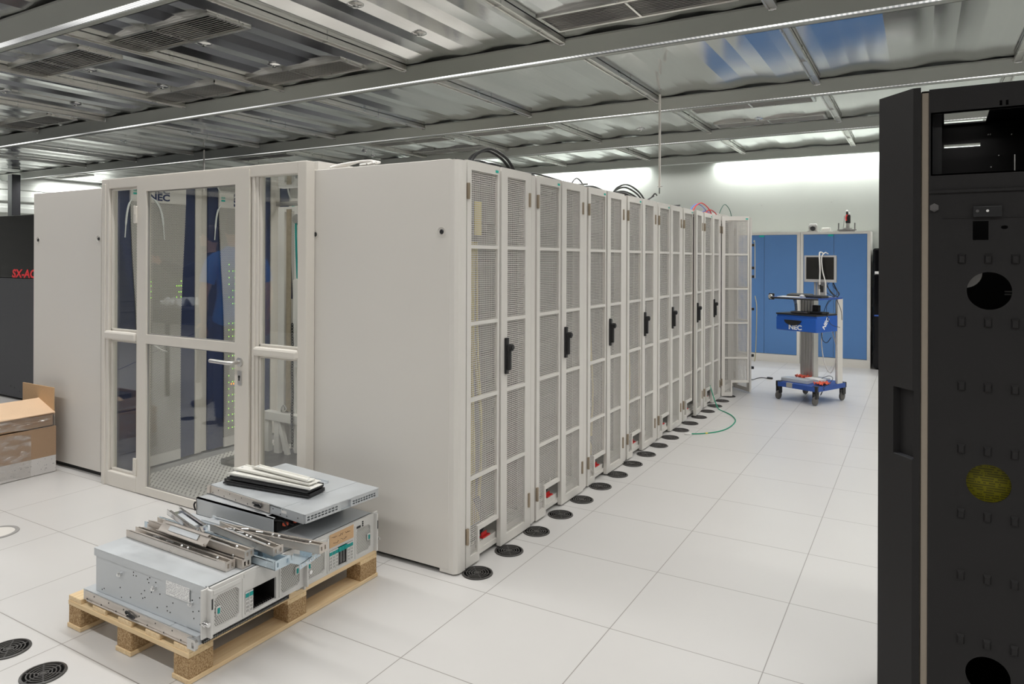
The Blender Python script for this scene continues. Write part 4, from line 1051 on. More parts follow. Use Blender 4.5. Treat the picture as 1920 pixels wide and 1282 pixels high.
# ================================================================== pallet with dismantled servers
PX0, PX1, PY0, PY1 = -3.010, -2.232, 1.570, 2.560
t = thing('wooden_pallet', 'pale wooden pallet with pressed chip blocks under the servers', 'pallet', (-2.62, 2.06, 0))
ys_ = [(PY0, PY0 + 0.10), (2.02, 2.12), (PY1 - 0.11, PY1)]
xs_ = [(PX0, PX0 + 0.088), (PX0 + 0.34, PX0 + 0.43), (PX1 - 0.088, PX1)]
for a, b_ in xs_:
    m = MB(); m.box(a - 0.004, PY0 - 0.004, 0.001, b_ + 0.004, PY1 + 0.004, 0.018, 0.002); part('bottom_board', m, 'pine_y', t, True)
for a, b_ in xs_:
    for c, d in ys_:
        m = MB(); m.box(a, c, 0.018, b_, d, 0.092, 0.003); part('block', m, 'chip', t, True)
for c, d in ys_:
    m = MB(); m.box(PX0, c - 0.002, 0.092, PX1, d, 0.111, 0.002); part('stringer', m, 'pine_x', t, True)
for a in (0.0, 0.172, 0.345, 0.52, 0.690):
    m = MB(); m.box(PX0 + a, PY0, 0.111, PX0 + a + 0.088, PY1, 0.130, 0.002); part('deck_board', m, 'pine_y', t, True)

def holes(parent, pts, axis, h, r=0.003):
    m = MB()
    for p in pts:
        if axis == 'y': m.cyl((p[0], h - 0.0008, p[1]), (p[0], h + 0.0008, p[1]), r, 8)
        elif axis == 'z': m.cyl((p[0], p[1], h - 0.0008), (p[0], p[1], h + 0.0008), r, 8)
        else: m.cyl((h - 0.0008, p[0], p[1]), (h + 0.0008, p[0], p[1]), r, 8)
    part('screw_holes', m, 'ink', parent, False)

# flat 1U server at the front edge, below the deep one (local: front at +x, y 0..0.43)
def flat_server(t, L, Wd, H, seed, front_mesh=False):
    rnd = random.Random(seed)
    m = MB(); m.box(-L, 0.0, 0.0, -0.012, Wd, H - 0.0015, 0.0012); b_ = part('case', m, 'zincside', t)
    m = MB(); m.box(-L, 0.0, H - 0.0015, -0.15, Wd, H); m.box(-0.146, 0.0, H - 0.0015, -0.0, Wd, H - 0.0003); part('lid', m, 'zinc', t)
    holes(b_, [(-L * rnd.random(), H * rnd.uniform(.2, .8)) for _ in range(14)], 'y', 0.0)
    holes(b_, [(-0.16 - 0.006 * q, H * 0.86) for q in range(22)] + [(-L + 0.04 + 0.006 * q, H * 0.86) for q in range(22)], 'y', 0.0, 0.0022)
    return b_
t = thing('flat_server', 'flat silver server lowest on the pallet front edge with bright side rail', 'server', (-2.205, 1.580, 0.1305))
b_ = flat_server(t, 0.715, 0.425, 0.0435, 1)
m = MB(); m.box(-0.012, 0.03, 0.003, 0.0, 0.42, 0.041); part('front_grille', m, 'blackmesh', t); m = MB(); m.box(-0.014, 0.03, 0.003, -0.012, 0.42, 0.041); part('front_panel', m, 'black', t)
m = MB(); m.box(-0.70, -0.005, 0.004, -0.02, 0.0, 0.040, 0.001); m.tube([(-0.68, -0.006, 0.006), (-0.03, -0.006, 0.006)], 0.003, 6, 1)
rl = part('side_rail', m, 'nickel', t)
holes(rl, [(-0.68 + 0.05 * q, 0.012 + 0.02 * (q % 2)) for q in range(14)], 'y', -0.005, 0.0028)
m = MB(); m.tube([(-0.40, -0.010, 0.024), (-0.405, -0.012, 0.032), (-0.395, -0.012, 0.034), (-0.35, -0.012, 0.022), (-0.40, -0.010, 0.018)], 0.004, 6, 4); part('release_latch', m, 'black', rl)
m = MB(); m.plate([(-0.03, 0.002), (0.012, 0.002), (0.018, 0.010), (0.018, 0.032), (0.012, 0.040), (-0.03, 0.040)], [[(-0.004, 0.010), (0.008, 0.010), (0.008, 0.030), (-0.004, 0.030)]], 'y', -0.016, -0.006); part('rack_ear', m, 'alu', t)

# deep 4U server (front at +x)
def big_server(label, loc, rz, L, Wd, H, variant):
    t = thing('rack_server', label, 'server', loc, rz)
    m = MB(); m.box(-L, 0.0, 0.0, -0.115, Wd, H - 0.002, 0.0015); m.box(-0.117, 0.0, 0.0, -0.004, 0.002, H - 0.002); m.box(-0.117, Wd - 0.002, 0.0, -0.004, Wd, H - 0.002); m.box(-0.117, 0, 0, -0.004, Wd, 0.003); m.box(-L - 0.008, -0.003, H - 0.030, -0.02, 0.0, H - 0.001)
    cs = part('case', m, 'zincside', t)
    m = MB(); m.box(-L - 0.008, -0.003, H - 0.002, -0.012, Wd, H); part('lid', m, 'zinc', t)
    # bezel with two fan meshes and the drive bay
    fans = [(0.020, 0.125), (Wd - 0.118, Wd - 0.022)]
    z0, z1 = 0.018, H - 0.040
    hs = []
    for a, c in fans: hs.append([(a, z0 + 0.012), (a + 0.012, z0), (c - 0.012, z0), (c, z0 + 0.012), (c, z1 - 0.012), (c - 0.012, z1), (a + 0.012, z1), (a, z1 - 0.012)])
    bay = rect(0.150, 0.012, Wd - 0.142, H * 0.56)
    m = MB(); m.plate(rect(0.0, 0.0, Wd, H), hs + [bay], 'x', -0.004, 0.006)
    m.box(0.006, 0.012, H - 0.030, 0.010, 0.13, H - 0.012, 0.002); m.box(0.006, 0.145, H * 0.60, 0.0085, Wd - 0.135, H - 0.006, 0.001)
    for yy in (0.138, Wd - 0.128): m.box(0.006, yy, 0.008, 0.009, yy + 0.008, H - 0.02)
    m.box(-0.02, 0.0, -0.0, 0.006, 0.004, H)
    bz = part('bezel', m, 'servergrey', t)
    for a, c in fans:
        m = MB(); m.box(-0.002, a - 0.004, z0 - 0.004, -0.0005, c + 0.004, z1 + 0.004); part('fan_mesh', m, 'servermesh', bz)
        m = MB(); m.box(-0.0042, a - 0.004, z0 - 0.004, -0.0036, c + 0.004, z1 + 0.004); part('fan_backing', m, 'dark', bz)
        yy = a + 0.014 if a < 0.1 else c - 0.014
        m = MB(); m.box(0.004, yy - 0.010, 0.062, 0.010, yy + 0.010, 0.094, 0.003); lt = part('fan_latch', m, 'servergrey', bz)
        m = MB(); m.box(0.0095, yy - 0.005, 0.068, 0.012, yy + 0.005, 0.088, 0.002); part('latch_tab', m, 'teal', lt)
    # drive bay: shell, carriers
    m = MB(); y0, y1, zz = 0.150, Wd - 0.142, H * 0.56
    m.box(-0.114, y0 - 0.003, 0.006, -0.112, y1 + 0.003, zz + 0.004); m.box(-0.114, y0 - 0.003, 0.006, -0.0045, y0 - 0.001, zz + 0.004); m.box(-0.114, y1 + 0.001, 0.006, -0.0045, y1 + 0.003, zz + 0.004)
    m.box(-0.114, y0 - 0.003, 0.006, -0.0045, y1 + 0.003, 0.009); m.box(-0.114, y0 - 0.003, zz + 0.002, -0.0045, y1 + 0.003, zz + 0.004)
    part('drive_bay', m, 'dark', t)
    if variant == 0:
        m = MB()
        for q in range(14): m.box(-0.10, y0 + 0.006 + q * (y1 - y0 - 0.01) / 14, 0.009, -0.006, y0 + 0.008 + q * (y1 - y0 - 0.01) / 14, 0.018)
        part('guide_rails', m, 'dkmetal', t)
    n = 8; w = (y1 - y0) / n
    for q in range(n):
        if variant == 0 and q > 1: continue
        if variant == 1 and q in (3, 4, 5): 
            m = MB(); m.box(-0.004, y0 + w * q + 0.003, 0.016, -0.002, y0 + w * (q + 1) - 0.002, zz - 0.02); part('drive_slot', m, 'dkgrey', t); 
            m = MB(); m.box(0.003, y0 + w * q + 0.001, zz - 0.022, 0.012, y0 + w * (q + 1) - 0.0005, zz - 0.004, 0.001); part('carrier_latch', m, 'teal', t); continue
        a = y0 + w * q + 0.0008; c = y0 + w * (q + 1) - 0.0008
        m = MB(); m.plate(rect(a, 0.013, c, zz - 0.002), [rect(a + 0.004 + dx, 0.018 + 0.014 * k, a + 0.0075 + dx, 0.028 + 0.014 * k) for k in range(4) for dx in (0, 0.006)], 'x', 0.001, 0.009)
        dc = part('drive_carrier', m, 'servergrey', t)
        m = MB(); m.box(0.007, a + 0.0005, zz - 0.022, 0.0105, c - 0.0005, zz - 0.007, 0.001); part('carrier_latch', m, 'teal', dc)
    # rack ears
    for yy, s in ((0.0, -1), (Wd, 1)):
        m = MB(); ya, yb = (yy - 0.030, yy) if s < 0 else (yy, yy + 0.030)
        m.box(-0.004, ya, 0.0, 0.004, yb, H + 0.002, 0.001); yc = ya if s < 0 else yb
        m.box(-0.002, yy - 0.010 if s < 0 else yy, 0.0, 0.026, yy if s < 0 else yy + 0.010, H, 0.003)
        er = part('rack_ear', m, 'servergrey', t)
        m = MB(); yk = (ya + yb) / 2 + s * 0.005; m.cyl((0.004, yk, 0.055), (0.028, yk, 0.055), 0.008, 14); m.cyl((0.004, yk, 0.055), (0.010, yk, 0.055), 0.011, 14); part('thumb_screw', m, 'chrome', er)
        m = MB(); m.box(0.0265, (yy - 0.008) if s < 0 else yy + 0.003, H * 0.60, 0.0272, (yy - 0.002) if s < 0 else yy + 0.008, H * 0.82); part('mark', m, 'ink', er)
    # side studs, holes, label
    m = MB()
    for q in range(3): m.cyl((-0.52 + 0.215 * q, -0.010, 0.105 - 0.005 * q), (-0.52 + 0.215 * q, 0.0, 0.105 - 0.005 * q), 0.0095, 14); m.cyl((-0.52 + 0.215 * q, -0.016, 0.105 - 0.005 * q), (-0.52 + 0.215 * q, -0.009, 0.105 - 0.005 * q), 0.0055, 12)
    part('mounting_studs', m, 'chrome', cs)
    rnd = random.Random(2)
    holes(cs, [(-0.67 + 0.65 * rnd.random(), 0.01 + (H - 0.05) * rnd.random()) for _ in range(34)], 'y', 0.0, 0.0026)
    m = MB(); m.box(-0.235, -0.0042, H * 0.56, -0.10, -0.0032, H * 0.86); part('paper_label', m, 'lab_srv', cs)
    return t, bz
ts, bz = big_server('deep silver server with light grey bezel and open drive bay, front of the pallet', (-2.170, 1.603, 0.1745), math.radians(0.6), 0.69, 0.440, 0.170, 0)
ts2, bz2 = big_server('silver server with cardboard note and teal drive latches at the back of the pallet', (-2.238, 2.098, 0.1305), 0.0, 0.69, 0.440, 0.176, 1)
m = MB(); m.box(0.0088, 0.150, 0.112, 0.0105, 0.300, 0.170); nt = part('cardboard_note', m, 'card2', bz2, label='brown cardboard note with black handwriting')
m = MB(); rnd = random.Random(11)
for row, (z, n) in enumerate(((0.152, 3), (0.128, 2))):
    y = 0.160 + 0.012 * row
    for wd in range(n):
        pts = []
        for q in range(rnd.choice((7, 9, 10))):
            pts.append((0.0108, y, z + rnd.uniform(-0.005, 0.006))); y += 0.0042
        m.tube(pts, 0.0007, 4, 3); y += 0.008
part('handwriting', m, 'ink', nt)
m = MB(); m.box(0.006, 0.318, 0.140, 0.0075, 0.350, 0.150)
for q in range(3): m.box(0.006, 0.360, 0.140 + 0.009 * q, 0.0078, 0.368, 0.146 + 0.009 * q)
part('ports', m, 'ink', bz2)

# 2U open chassis and flat server resting on the rear one
t = thing('open_chassis', 'open steel chassis with black and red cables, under the flat top server', 'chassis', (-2.415, 2.100, 0.3075))
m = MB(); m.box(-0.52, 0.0, 0.0, 0.0, 0.004, 0.079); m.box(-0.52, 0.426, 0.0, 0.0, 0.43, 0.079); m.box(-0.52, 0.0, 0.0, 0.0, 0.43, 0.003); m.box(-0.52, 0.0, 0.076, -0.05, 0.43, 0.079); m.box(-0.52, 0, 0, -0.516, 0.43, 0.079)
m.box(-0.52, 0.0, 0.075, 0.0, 0.012, 0.079)
part('case', m, 'zincside', t)
m = MB(); m.box(-0.12, 0.02, 0.003, -0.03, 0.42, 0.060); m.box(-0.03, 0.03, 0.01, -0.01, 0.2, 0.05)
part('boards', m, 'dark', t)
m = MB(); rnd = random.Random(6)
for q in range(9):
    y = 0.02 + 0.04 * q; m.tube([(-0.05, y, 0.05), (-0.01 + rnd.uniform(0, .03), y + 0.02, 0.045 + rnd.uniform(-.02, .02)), (0.01, y + 0.05, 0.02), (-0.03, y + 0.07, 0.035)], 0.004, 6, 4)
part('black_cables', m, 'cable', t)
m = MB(); m.box(0.0, 0.05, 0.030, 0.018, 0.072, 0.044, 0.003); m.box(0.012, 0.10, 0.030, 0.028, 0.125, 0.046, 0.003); part('red_plugs', m, 'orange', t, label='orange red plugs')
m = MB(); m.tube([(-0.52, -0.004, 0.02), (-0.525, -0.008, 0.045), (-0.52, -0.004, 0.06)], 0.004, 6, 4); part('side_latch', m, 'black', t)

t = thing('flat_server', 'thin flat silver server topmost on the pallet, carrying black modules', 'server', (-2.238, 2.115, 0.3875), math.radians(-4.5))
b_ = flat_server(t, 0.69, 0.43, 0.0425, 4)
m = MB(); m.plate(rect(0.004, 0.003, 0.425, 0.0405), [rect(0.012 + 0.019 * q, 0.012 + 0.011 * r, 0.026 + 0.019 * q, 0.019 + 0.011 * r) for q in range(9) for r in range(2)] + [rect(0.198, 0.004, 0.255, 0.038)] + [rect(0.266 + 0.016 * q, 0.010 + 0.010 * r, 0.278 + 0.016 * q, 0.017 + 0.010 * r) for q in range(9) for r in range(2)], 'x', -0.012, 0.0)
part('front_grille', m, 'zincside', t)
m = MB(); m.box(-0.016, 0.006, 0.004, -0.0125, 0.42, 0.039); part('front_panel', m, 'dark', t)
m = MB(); m.box(-0.685, -0.006, 0.003, -0.235, -0.001, 0.040, 0.001); m.box(-0.70, -0.012, 0.004, -0.68, 0.012, 0.040, 0.002)
rl = part('side_rail', m, 'nickel', t); holes(rl, [(-0.66 + 0.045 * q, 0.012 + 0.018 * (q % 2)) for q in range(9)], 'y', -0.006, 0.0026)
m = MB(); m.tube([(-0.33, -0.010, 0.022), (-0.30, -0.012, 0.030), (-0.285, -0.012, 0.020), (-0.335, -0.010, 0.016)], 0.004, 6, 4); m.tube([(-0.345, -0.010, 0.028), (-0.30, -0.012, 0.028)], 0.004, 6, 2); part('release_latch', m, 'black', rl)
m = MB(); m.box(-0.155, -0.0015, 0.020, -0.12, -0.0005, 0.032); part('paper_label', m, 'paper', b_)

# black drive modules and white blanking plates on the top server
def black_module(loc, rz, label, ln=0.50):
    t = thing('black_module', label, 'module', loc, rz)
    m = MB(); m.box(-ln / 2, -0.055, 0.003, ln / 2, 0.055, 0.020, 0.002); m.box(-ln / 2 - 0.006, -0.062, 0.006, ln / 2 + 0.004, -0.055, 0.014); m.box(ln / 2 - 0.05, -0.05, 0.018, ln / 2, 0.05, 0.0205)
    part('case', m, 'black', t)
    m = MB()
    for x in (-ln / 2 + 0.05, ln / 2 - 0.02):
        for y in (-0.045, 0.045): m.cyl((x, y, 0.0), (x, y, 0.004), 0.006, 8)
    part('feet', m, 'rubber', t)
black_module((-2.625, 2.290, 0.4302), math.radians(7), 'black module lowest of the pair on the flat top server')
black_module((-2.622, 2.296, 0.4508), math.radians(5), 'black module second of the pair, right under the white plates', 0.48)
def white_plate(loc, rz, label, ln, w, rx=0.0):
    t = thing('blanking_plate', label, 'plate', loc, rz); t.rotation_euler = (rx, 0, rz)
    m = MB(); m.box(-ln / 2, -w / 2, 0.0, ln / 2, w / 2, 0.004, 0.001); m.box(-ln / 2, -w / 2, 0.0, ln / 2, -w / 2 + 0.004, 0.010); m.box(-ln / 2 + 0.01, w / 2 - 0.012, 0.003, ln / 2 - 0.03, w / 2 - 0.004, 0.008)
    part('sheet', m, 'offwhite', t)
    m = MB()
    for x in (-ln / 2 + 0.02, ln / 2 - 0.02): m.cyl((x, 0, 0.003), (x, 0, 0.0055), 0.005, 10)
    part('rivets', m, 'zinc', t)
white_plate((-2.622, 2.285, 0.4716), math.radians(4), 'long white blanking plate lowest of the stack on the black modules', 0.515, 0.085)
white_plate((-2.640, 2.312, 0.4818), math.radians(1.5), 'long white blanking plate in the middle of the stack', 0.50, 0.075)
white_plate((-2.605, 2.322, 0.4925), math.radians(-3), 'short white blanking plate topmost of the stack', 0.40, 0.045)
m = MB(); m.box(-0.14, -0.03, 0, 0.14, 0.03, 0.003); m.box(-0.14, 0.026, 0, 0.14, 0.03, 0.012)
o = single('toothed_strip', m, 'zinc', 'toothed metal strip lying behind the white plates', 'strip', (0, 0, 0)); o.location = (-2.60, 2.44, 0.4305); o.rotation_euler = (0, 0, 0.02)
m = MB(); m.tube([(0, 0, 0.006), (0.03, 0.01, 0.010), (0.05, 0.0, 0.006)], 0.006, 6, 4); m.box(-0.012, -0.008, 0, 0.02, 0.008, 0.02, 0.003)
o = single('loose_clip', m, 'black', 'small black clip lying on the left corner of the top server', 'clip', (0, 0, 0)); o.location = (-2.885, 2.23, 0.4305)

# ------------------------------------------------------------------ loose mounting rails heaped on the front server
def rail_obj(name, label, a, b_, w, h, mat, studs=True, endbox=True, roll=0.0):
    """C-shaped slide rail from a to b (centre of its bottom)"""
    a, b_ = Vector(a), Vector(b_); d = b_ - a; L = d.length
    t = thing(name, label, 'rail', a, 0, 'loose server slide rails')
    t.rotation_euler = (Matrix((d.normalized(), Vector((0, 0, 1)).cross(d).normalized(), d.normalized().cross(Vector((0, 0, 1)).cross(d).normalized()))).transposed() @ Matrix.Rotation(roll, 3, 'X')).to_euler()
    m = MB(); m.box(0, -w / 2, 0, L, w / 2, 0.0022); m.box(0, -w / 2, 0, L, -w / 2 + 0.0025, h); m.box(0, w / 2 - 0.0025, 0, L, w / 2, h)
    m.box(0.02, -w / 2, h - 0.002, L * 0.98, -w / 2 + 0.010, h); m.box(0.02, w / 2 - 0.010, h - 0.002, L * 0.98, w / 2, h)
    part('channel', m, mat, t)
    m = MB(); m.box(0.06, -w / 2 + 0.012, 0.003, L * 0.80, w / 2 - 0.012, h * 0.62, 0.002); sl = part('inner_slide', m, 'zinc' if mat != 'bluezinc' else 'bluezinc', t)
    if endbox:
        m = MB(); m.plate([(-w / 2, 0.0), (w / 2, 0.0), (w / 2, h * 1.15), (-w / 2, h * 1.15)], [rect(-w / 2 + 0.008, h * .3, -w / 2 + 0.016, h * .85), rect(w / 2 - 0.016, h * .3, w / 2 - 0.008, h * .85)], 'x', L - 0.002, L + 0.001)
        m.box(L - 0.05, -w / 2, h * 1.0, L, -w / 2 + 0.008, h * 1.15)
        part('end_bracket', m, mat, t)
    if studs:
        for x in (L * 0.56, L * 0.62, L * 0.90):
            m = MB(); m.cyl((x, -w / 2 + 0.014, h * 0.5), (x, -w / 2 + 0.014, h + 0.006), 0.0055, 10); m.sphere((x, -w / 2 + 0.014, h + 0.006), 0.0062, (1, 1, 0.6), 10); part('stud', m, 'chrome', t)
        for x in (L * 0.28, L * 0.42):
            m = MB(); m.obox((x, 0, h), (0.035, 0.006, 0.006), Matrix.Rotation(0.3, 3, 'Z'), 0.002); part('spring_clip', m, 'chrome', t)
    return t
ZT = 0.3455
rail_obj('slide_rail', 'brownish metal slide rail nearest the front on the pallet server', (-2.862, 1.742, ZT), (-2.225, 1.735, ZT), 0.042, 0.030, 'nickel')
rail_obj('slide_rail', 'second metal slide rail from the front, touching the nearest one', (-2.850, 1.787, ZT), (-2.190, 1.780, ZT), 0.040, 0.030, 'nickel')
rail_obj('slide_rail', 'metal slide rail lying across the two front rails', (-2.800, 1.800, ZT + 0.037), (-2.190, 1.792, ZT + 0.034), 0.042, 0.026, 'nickel')
rail_obj('slide_rail', 'long bluish slide rail reaching past the server front', (-2.885, 1.850, ZT), (-2.075, 1.850, ZT), 0.070, 0.030, 'bluezinc', False)
rail_obj('slide_rail', 'bright short channel rail pointing up at the left of the rail heap', (-2.765, 1.868, ZT + 0.072), (-2.485, 1.800, ZT + 0.066), 0.052, 0.022, 'chrome', False)
rail_obj('slide_rail', 'broad flat rail bracket standing in the middle of the rail heap', (-2.69, 1.765, ZT + 0.067), (-2.385, 1.762, ZT + 0.064), 0.046, 0.012, 'nickel', False, False, 0.9)
rail_obj('slide_rail', 'brownish slide rail with studs in the middle of the heap', (-2.545, 1.910, ZT + 0.032), (-2.120, 1.868, ZT + 0.032), 0.046, 0.028, 'nickel')
rail_obj('slide_rail', 'long brownish slide rail farthest back, reaching over the note server', (-2.590, 1.957, ZT), (-2.000, 1.985, ZT + 0.024), 0.044, 0.030, 'nickel')
rail_obj('slide_rail', 'flat steel slide rail under the heap, beside the open chassis', (-2.74, 2.015, ZT), (-2.26, 2.010, ZT), 0.060, 0.012, 'zinc', False, False)
t = thing('rail_bracket', 'bluish metal bracket hanging over the right end of the front server', 'bracket', (-2.100, 1.945, ZT - 0.002), 0.20)
m = MB(); m.box(-0.03, -0.055, 0.0, 0.055, 0.020, 0.003); m.box(0.0, 0.017, 0.0, 0.055, 0.020, 0.022); m.box(0.052, -0.06, -0.016, 0.055, 0.075, 0.003)
part('plate', m, 'bluezinc', t)
m = MB()
for q in range(5): m.cyl((0.0565, -0.045 + 0.025 * q, -0.006), (0.0515, -0.045 + 0.025 * q, -0.006), 0.004, 10)
m.cyl((0.0, -0.03, 0.003), (0.0, -0.03, 0.022), 0.004, 10)
part('screws', m, 'chrome', t)
t = thing('rail_end_clip', 'bent metal end clip standing at the right end of the rail heap', 'clip', (-2.115, 2.005, ZT + 0.0), -0.5)
m = MB(); m.plate([(-0.02, 0), (0.02, 0), (0.02, 0.04), (-0.02, 0.04)], [rect(-0.012, 0.008, -0.004, 0.018), rect(0.004, 0.022, 0.012, 0.032)], 'x', 0, 0.003); m.box(0, -0.02, 0, 0.035, 0.02, 0.003)
part('plate', m, 'dkmetal', t)
# ================================================================== cartons at the left
t = thing('cardboard_box', 'brown cardboard box wrapped in clear film with printed white label band', 'box', (-5.60, 2.32, 0))
m = MB(); m.box(-5.93, 1.965, 0.002, -5.283, 2.668, 0.322, 0.004); part('carton', m, 'card', t, True)
m = MB(); m.box(-5.2825, 1.97, 0.004, -5.2805, 2.664, 0.118); part('label_band', m, 'lab_card', t, True)
def film(y0, y1, z0, z1, seed, amp, name='film'):
    b = bmesh.new(); rnd = random.Random(seed); nx, nz = 26, 14; g = []
    for i in range(nx + 1):
        col = []
        for j in range(nz + 1):
            u, v = i / nx, j / nz
            col.append(b.verts.new((-5.279 + amp * rnd.random() * (1 - abs(2 * v - 1)) + 0.002, y0 + (y1 - y0) * u, z0 + (z1 - z0) * v + 0.012 * math.sin(7 * u + seed) * (v > 0.9 or v < 0.1))))
        g.append(col)
    for i in range(nx):
        for j in range(nz): b.faces.new((g[i][j], g[i + 1][j], g[i + 1][j + 1], g[i][j + 1]))
    m = MB(); m._take(b); m.smooth = True; return m
part('packing_film', film(1.97, 2.50, 0.01, 0.30, 3, 0.014), 'foil', t, True, label='wrinkled clear packing film')
t = thing('open_carton', 'tan open carton with raised flap on top of the film wrapped box', 'box', (-5.60, 2.35, 0.322))
m = MB(); m.box(-5.90, 2.0, 0.323, -5.296, 2.006, 0.42); m.box(-5.90, 2.650, 0.323, -5.296, 2.656, 0.42); m.box(-5.302, 2.0, 0.323, -5.296, 2.656, 0.42); m.box(-5.90, 2.0, 0.323, -5.894, 2.656, 0.42); m.box(-5.90, 2.0, 0.323, -5.296, 2.656, 0.329)
part('walls', m, 'card', t, True)
m = MB(); m.obox((-5.385, 2.47, 0.458), (0.235, 0.37, 0.006), Matrix.Rotation(0.34, 3, 'Y')); part('front_flap', m, 'card3', t, True)
m = MB(); m.box(-5.72, 2.654, 0.40, -5.292, 2.660, 0.590); part('back_flap', m, 'card2', t, True)
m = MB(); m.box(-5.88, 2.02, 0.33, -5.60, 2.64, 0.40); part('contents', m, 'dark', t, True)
part('packing_film', film(2.02, 2.655, 0.335, 0.42, 5, 0.012), 'foil', t, True, label='wrinkled clear packing film')

# ================================================================== black rack at the right, close to the camera
t = thing('black_rack', 'tall black computer rack with round holes at the right picture edge', 'rack', (0.5, 2.6, 0))
yp = 2.307
SLIT = [(0.068, 1.906), (0.175, 1.906), (0.175, 1.917), (0.068, 1.917)]
def circ(cx, cz, r, n=40): return [(cx + r * math.cos(2 * PI * k / n), cz + r * math.sin(2 * PI * k / n)) for k in range(n)]
H = [rect(0.026, 1.752, 0.50, 1.922)]
for i in range(2):
    for z in (1.427, 0.902, 0.377): H.append(circ(0.160 + 0.30 * i, z, 0.0515))
H.append(rect(0.122, 1.566, 0.158, 1.618)); H.append([(0.194 + 0.008 * math.cos(2 * PI * k / 16), 1.600 + 0.005 * math.sin(2 * PI * k / 16)) for k in range(16)])
H += [rect(0.182, 1.930, 0.188, 1.944), rect(0.196, 1.930, 0.202, 1.944)]
m = MB(); m.plate(rect(0.018, 0.03, 1.0, 1.992), H, 'y', yp, yp + 0.004)
m.box(0.018, yp - 0.006, 1.698, 1.0, yp, 1.706, 0.001); m.box(0.052, yp - 0.002, 1.627, 0.122, yp, 1.630); m.box(0.187, yp - 0.002, 1.627, 0.5, yp, 1.630)
m.plate(rect(0.022, 1.748, 0.504, 1.926), [rect(0.026, 1.752, 0.50, 1.922)], 'y', yp, yp + 0.012)
sp = part('side_panel', m, 'rackblack', t, True)
for i in range(6):                                       # small embossed square dimples
    for z in (1.515, 1.341, 1.164, 0.990, 0.811, 0.641, 0.464, 0.290):
        x = 0.097 + 0.0607 * i; m = MB(); a, c = 0.0095, 0.013
        b = bmesh.new(); o_ = [b.verts.new((x + sx * a, yp - 0.0005, z + sz * c)) for sx, sz in ((-1, -1), (1, -1), (1, 1), (-1, 1))]
        q_ = [b.verts.new((x + sx * a * .62, yp - 0.0075, z + sz * c * .66 - 0.002)) for sx, sz in ((-1, -1), (1, -1), (1, 1), (-1, 1))]
        for k in range(4): b.faces.new((o_[k], o_[(k + 1) % 4], q_[(k + 1) % 4], q_[k]))
        b.faces.new(q_); m._take(b)
        if i < 4: part('dimple', m, 'rackblack', sp, True)
m = MB(); m.cyl((0.031, yp - 0.008, 1.658), (0.031, yp, 1.658), 0.012, 6); m.cyl((0.031, yp - 0.011, 1.658), (0.031, yp - 0.007, 1.658), 0.007, 14); part('hex_bolt', m, 'dkmetal', sp, True)
m = MB(); m.box(0.122, yp - 0.012, 1.629, 0.188, yp, 1.658, 0.002); lk = part('latch_plate', m, 'black', sp, True)
m = MB(); m.cyl((0.155, yp - 0.0135, 1.645), (0.155, yp - 0.011, 1.645), 0.0035, 12); part('rivet', m, 'paper', lk, True)
m = MB(); m.cyl((0.132, yp - 0.0135, 1.645), (0.132, yp - 0.011, 1.645), 0.004, 12); part('screw', m, 'dkmetal', lk, True)
m = MB(); m.box(0.0, yp + 0.004, 0.03, 0.018, yp + 0.05, 1.99, 0.002); m.box(-0.004, yp + 0.016, 0.03, 0.018, yp + 0.05, 1.99)
part('corner_seal', m, 'sealbeige', t, True)
# inside: far wall, posts, shelves, yellow sheet
m = MB(); m.plate(rect(0.0, 0.03, 1.0, 1.99), [SLIT], 'y', yp + 0.60, yp + 0.604); m.plate(rect(0.0, yp + 0.004, 1.0, yp + 0.604), [[(0.062, 2.65), (0.184, 2.66), (0.189, 2.889), (0.068, 2.885)]], 'z', 1.984, 1.989)
m.box(0.02, yp + 0.004, 0.02, 1.0, yp + 0.6, 0.04); m.box(0.99, yp + 0.004, 0.03, 1.0, yp + 0.6, 1.99)
m.box(0.02, yp + 0.01, 0.04, 0.024, yp + 0.6, 1.96)
part('frame', m, 'rackblack', t, True)
m = MB(); m.box(0.024, yp + 0.05, 0.05, 0.05, yp + 0.08, 1.95); m.box(0.42, yp + 0.05, 0.05, 0.45, yp + 0.08, 1.95); m.box(0.05, yp + 0.08, 1.70, 0.45, yp + 0.35, 1.71); m.box(0.28, yp + 0.30, 0.05, 0.31, yp + 0.33, 1.95)
part('inner_posts', m, 'black', t, True)
m = MB(); m.box(0.07, yp + 0.035, 0.84, 0.26, yp + 0.037, 1.0); part('yellow_sheet', m, 'dimyellow', t, True, label='yellow printed sheet behind the round hole')
m = MB(); m.cyl((0.105, yp + 0.04, 1.475), (0.105, yp + 0.042, 1.475), 0.042, 32); part('inner_disc', m, 'greycable', t, True)
m = MB()
for x, z in ((0.165, 1.872), (0.17, 1.872), (0.22, 1.868), (0.19, 1.81), (0.172, 1.778)): m.cyl((x, yp + 0.12, z), (x, yp + 0.13, z), 0.0015, 8)
m.box(0.205, yp + 0.12, 1.42, 0.23, yp + 0.13, 1.424); m.box(0.205, yp + 0.12, 1.412, 0.23, yp + 0.13, 1.416); m.box(0.226, yp + 0.12, 1.76, 0.2285, yp + 0.13, 1.81)
part('rivets', m, 'alu', t, True)
for x in (0.06, 0.94):
    m = MB(); m.cyl((x, yp + 0.08, 0.0), (x, yp + 0.08, 0.03), 0.03, 16); part('foot', m, 'rubber', t, True)
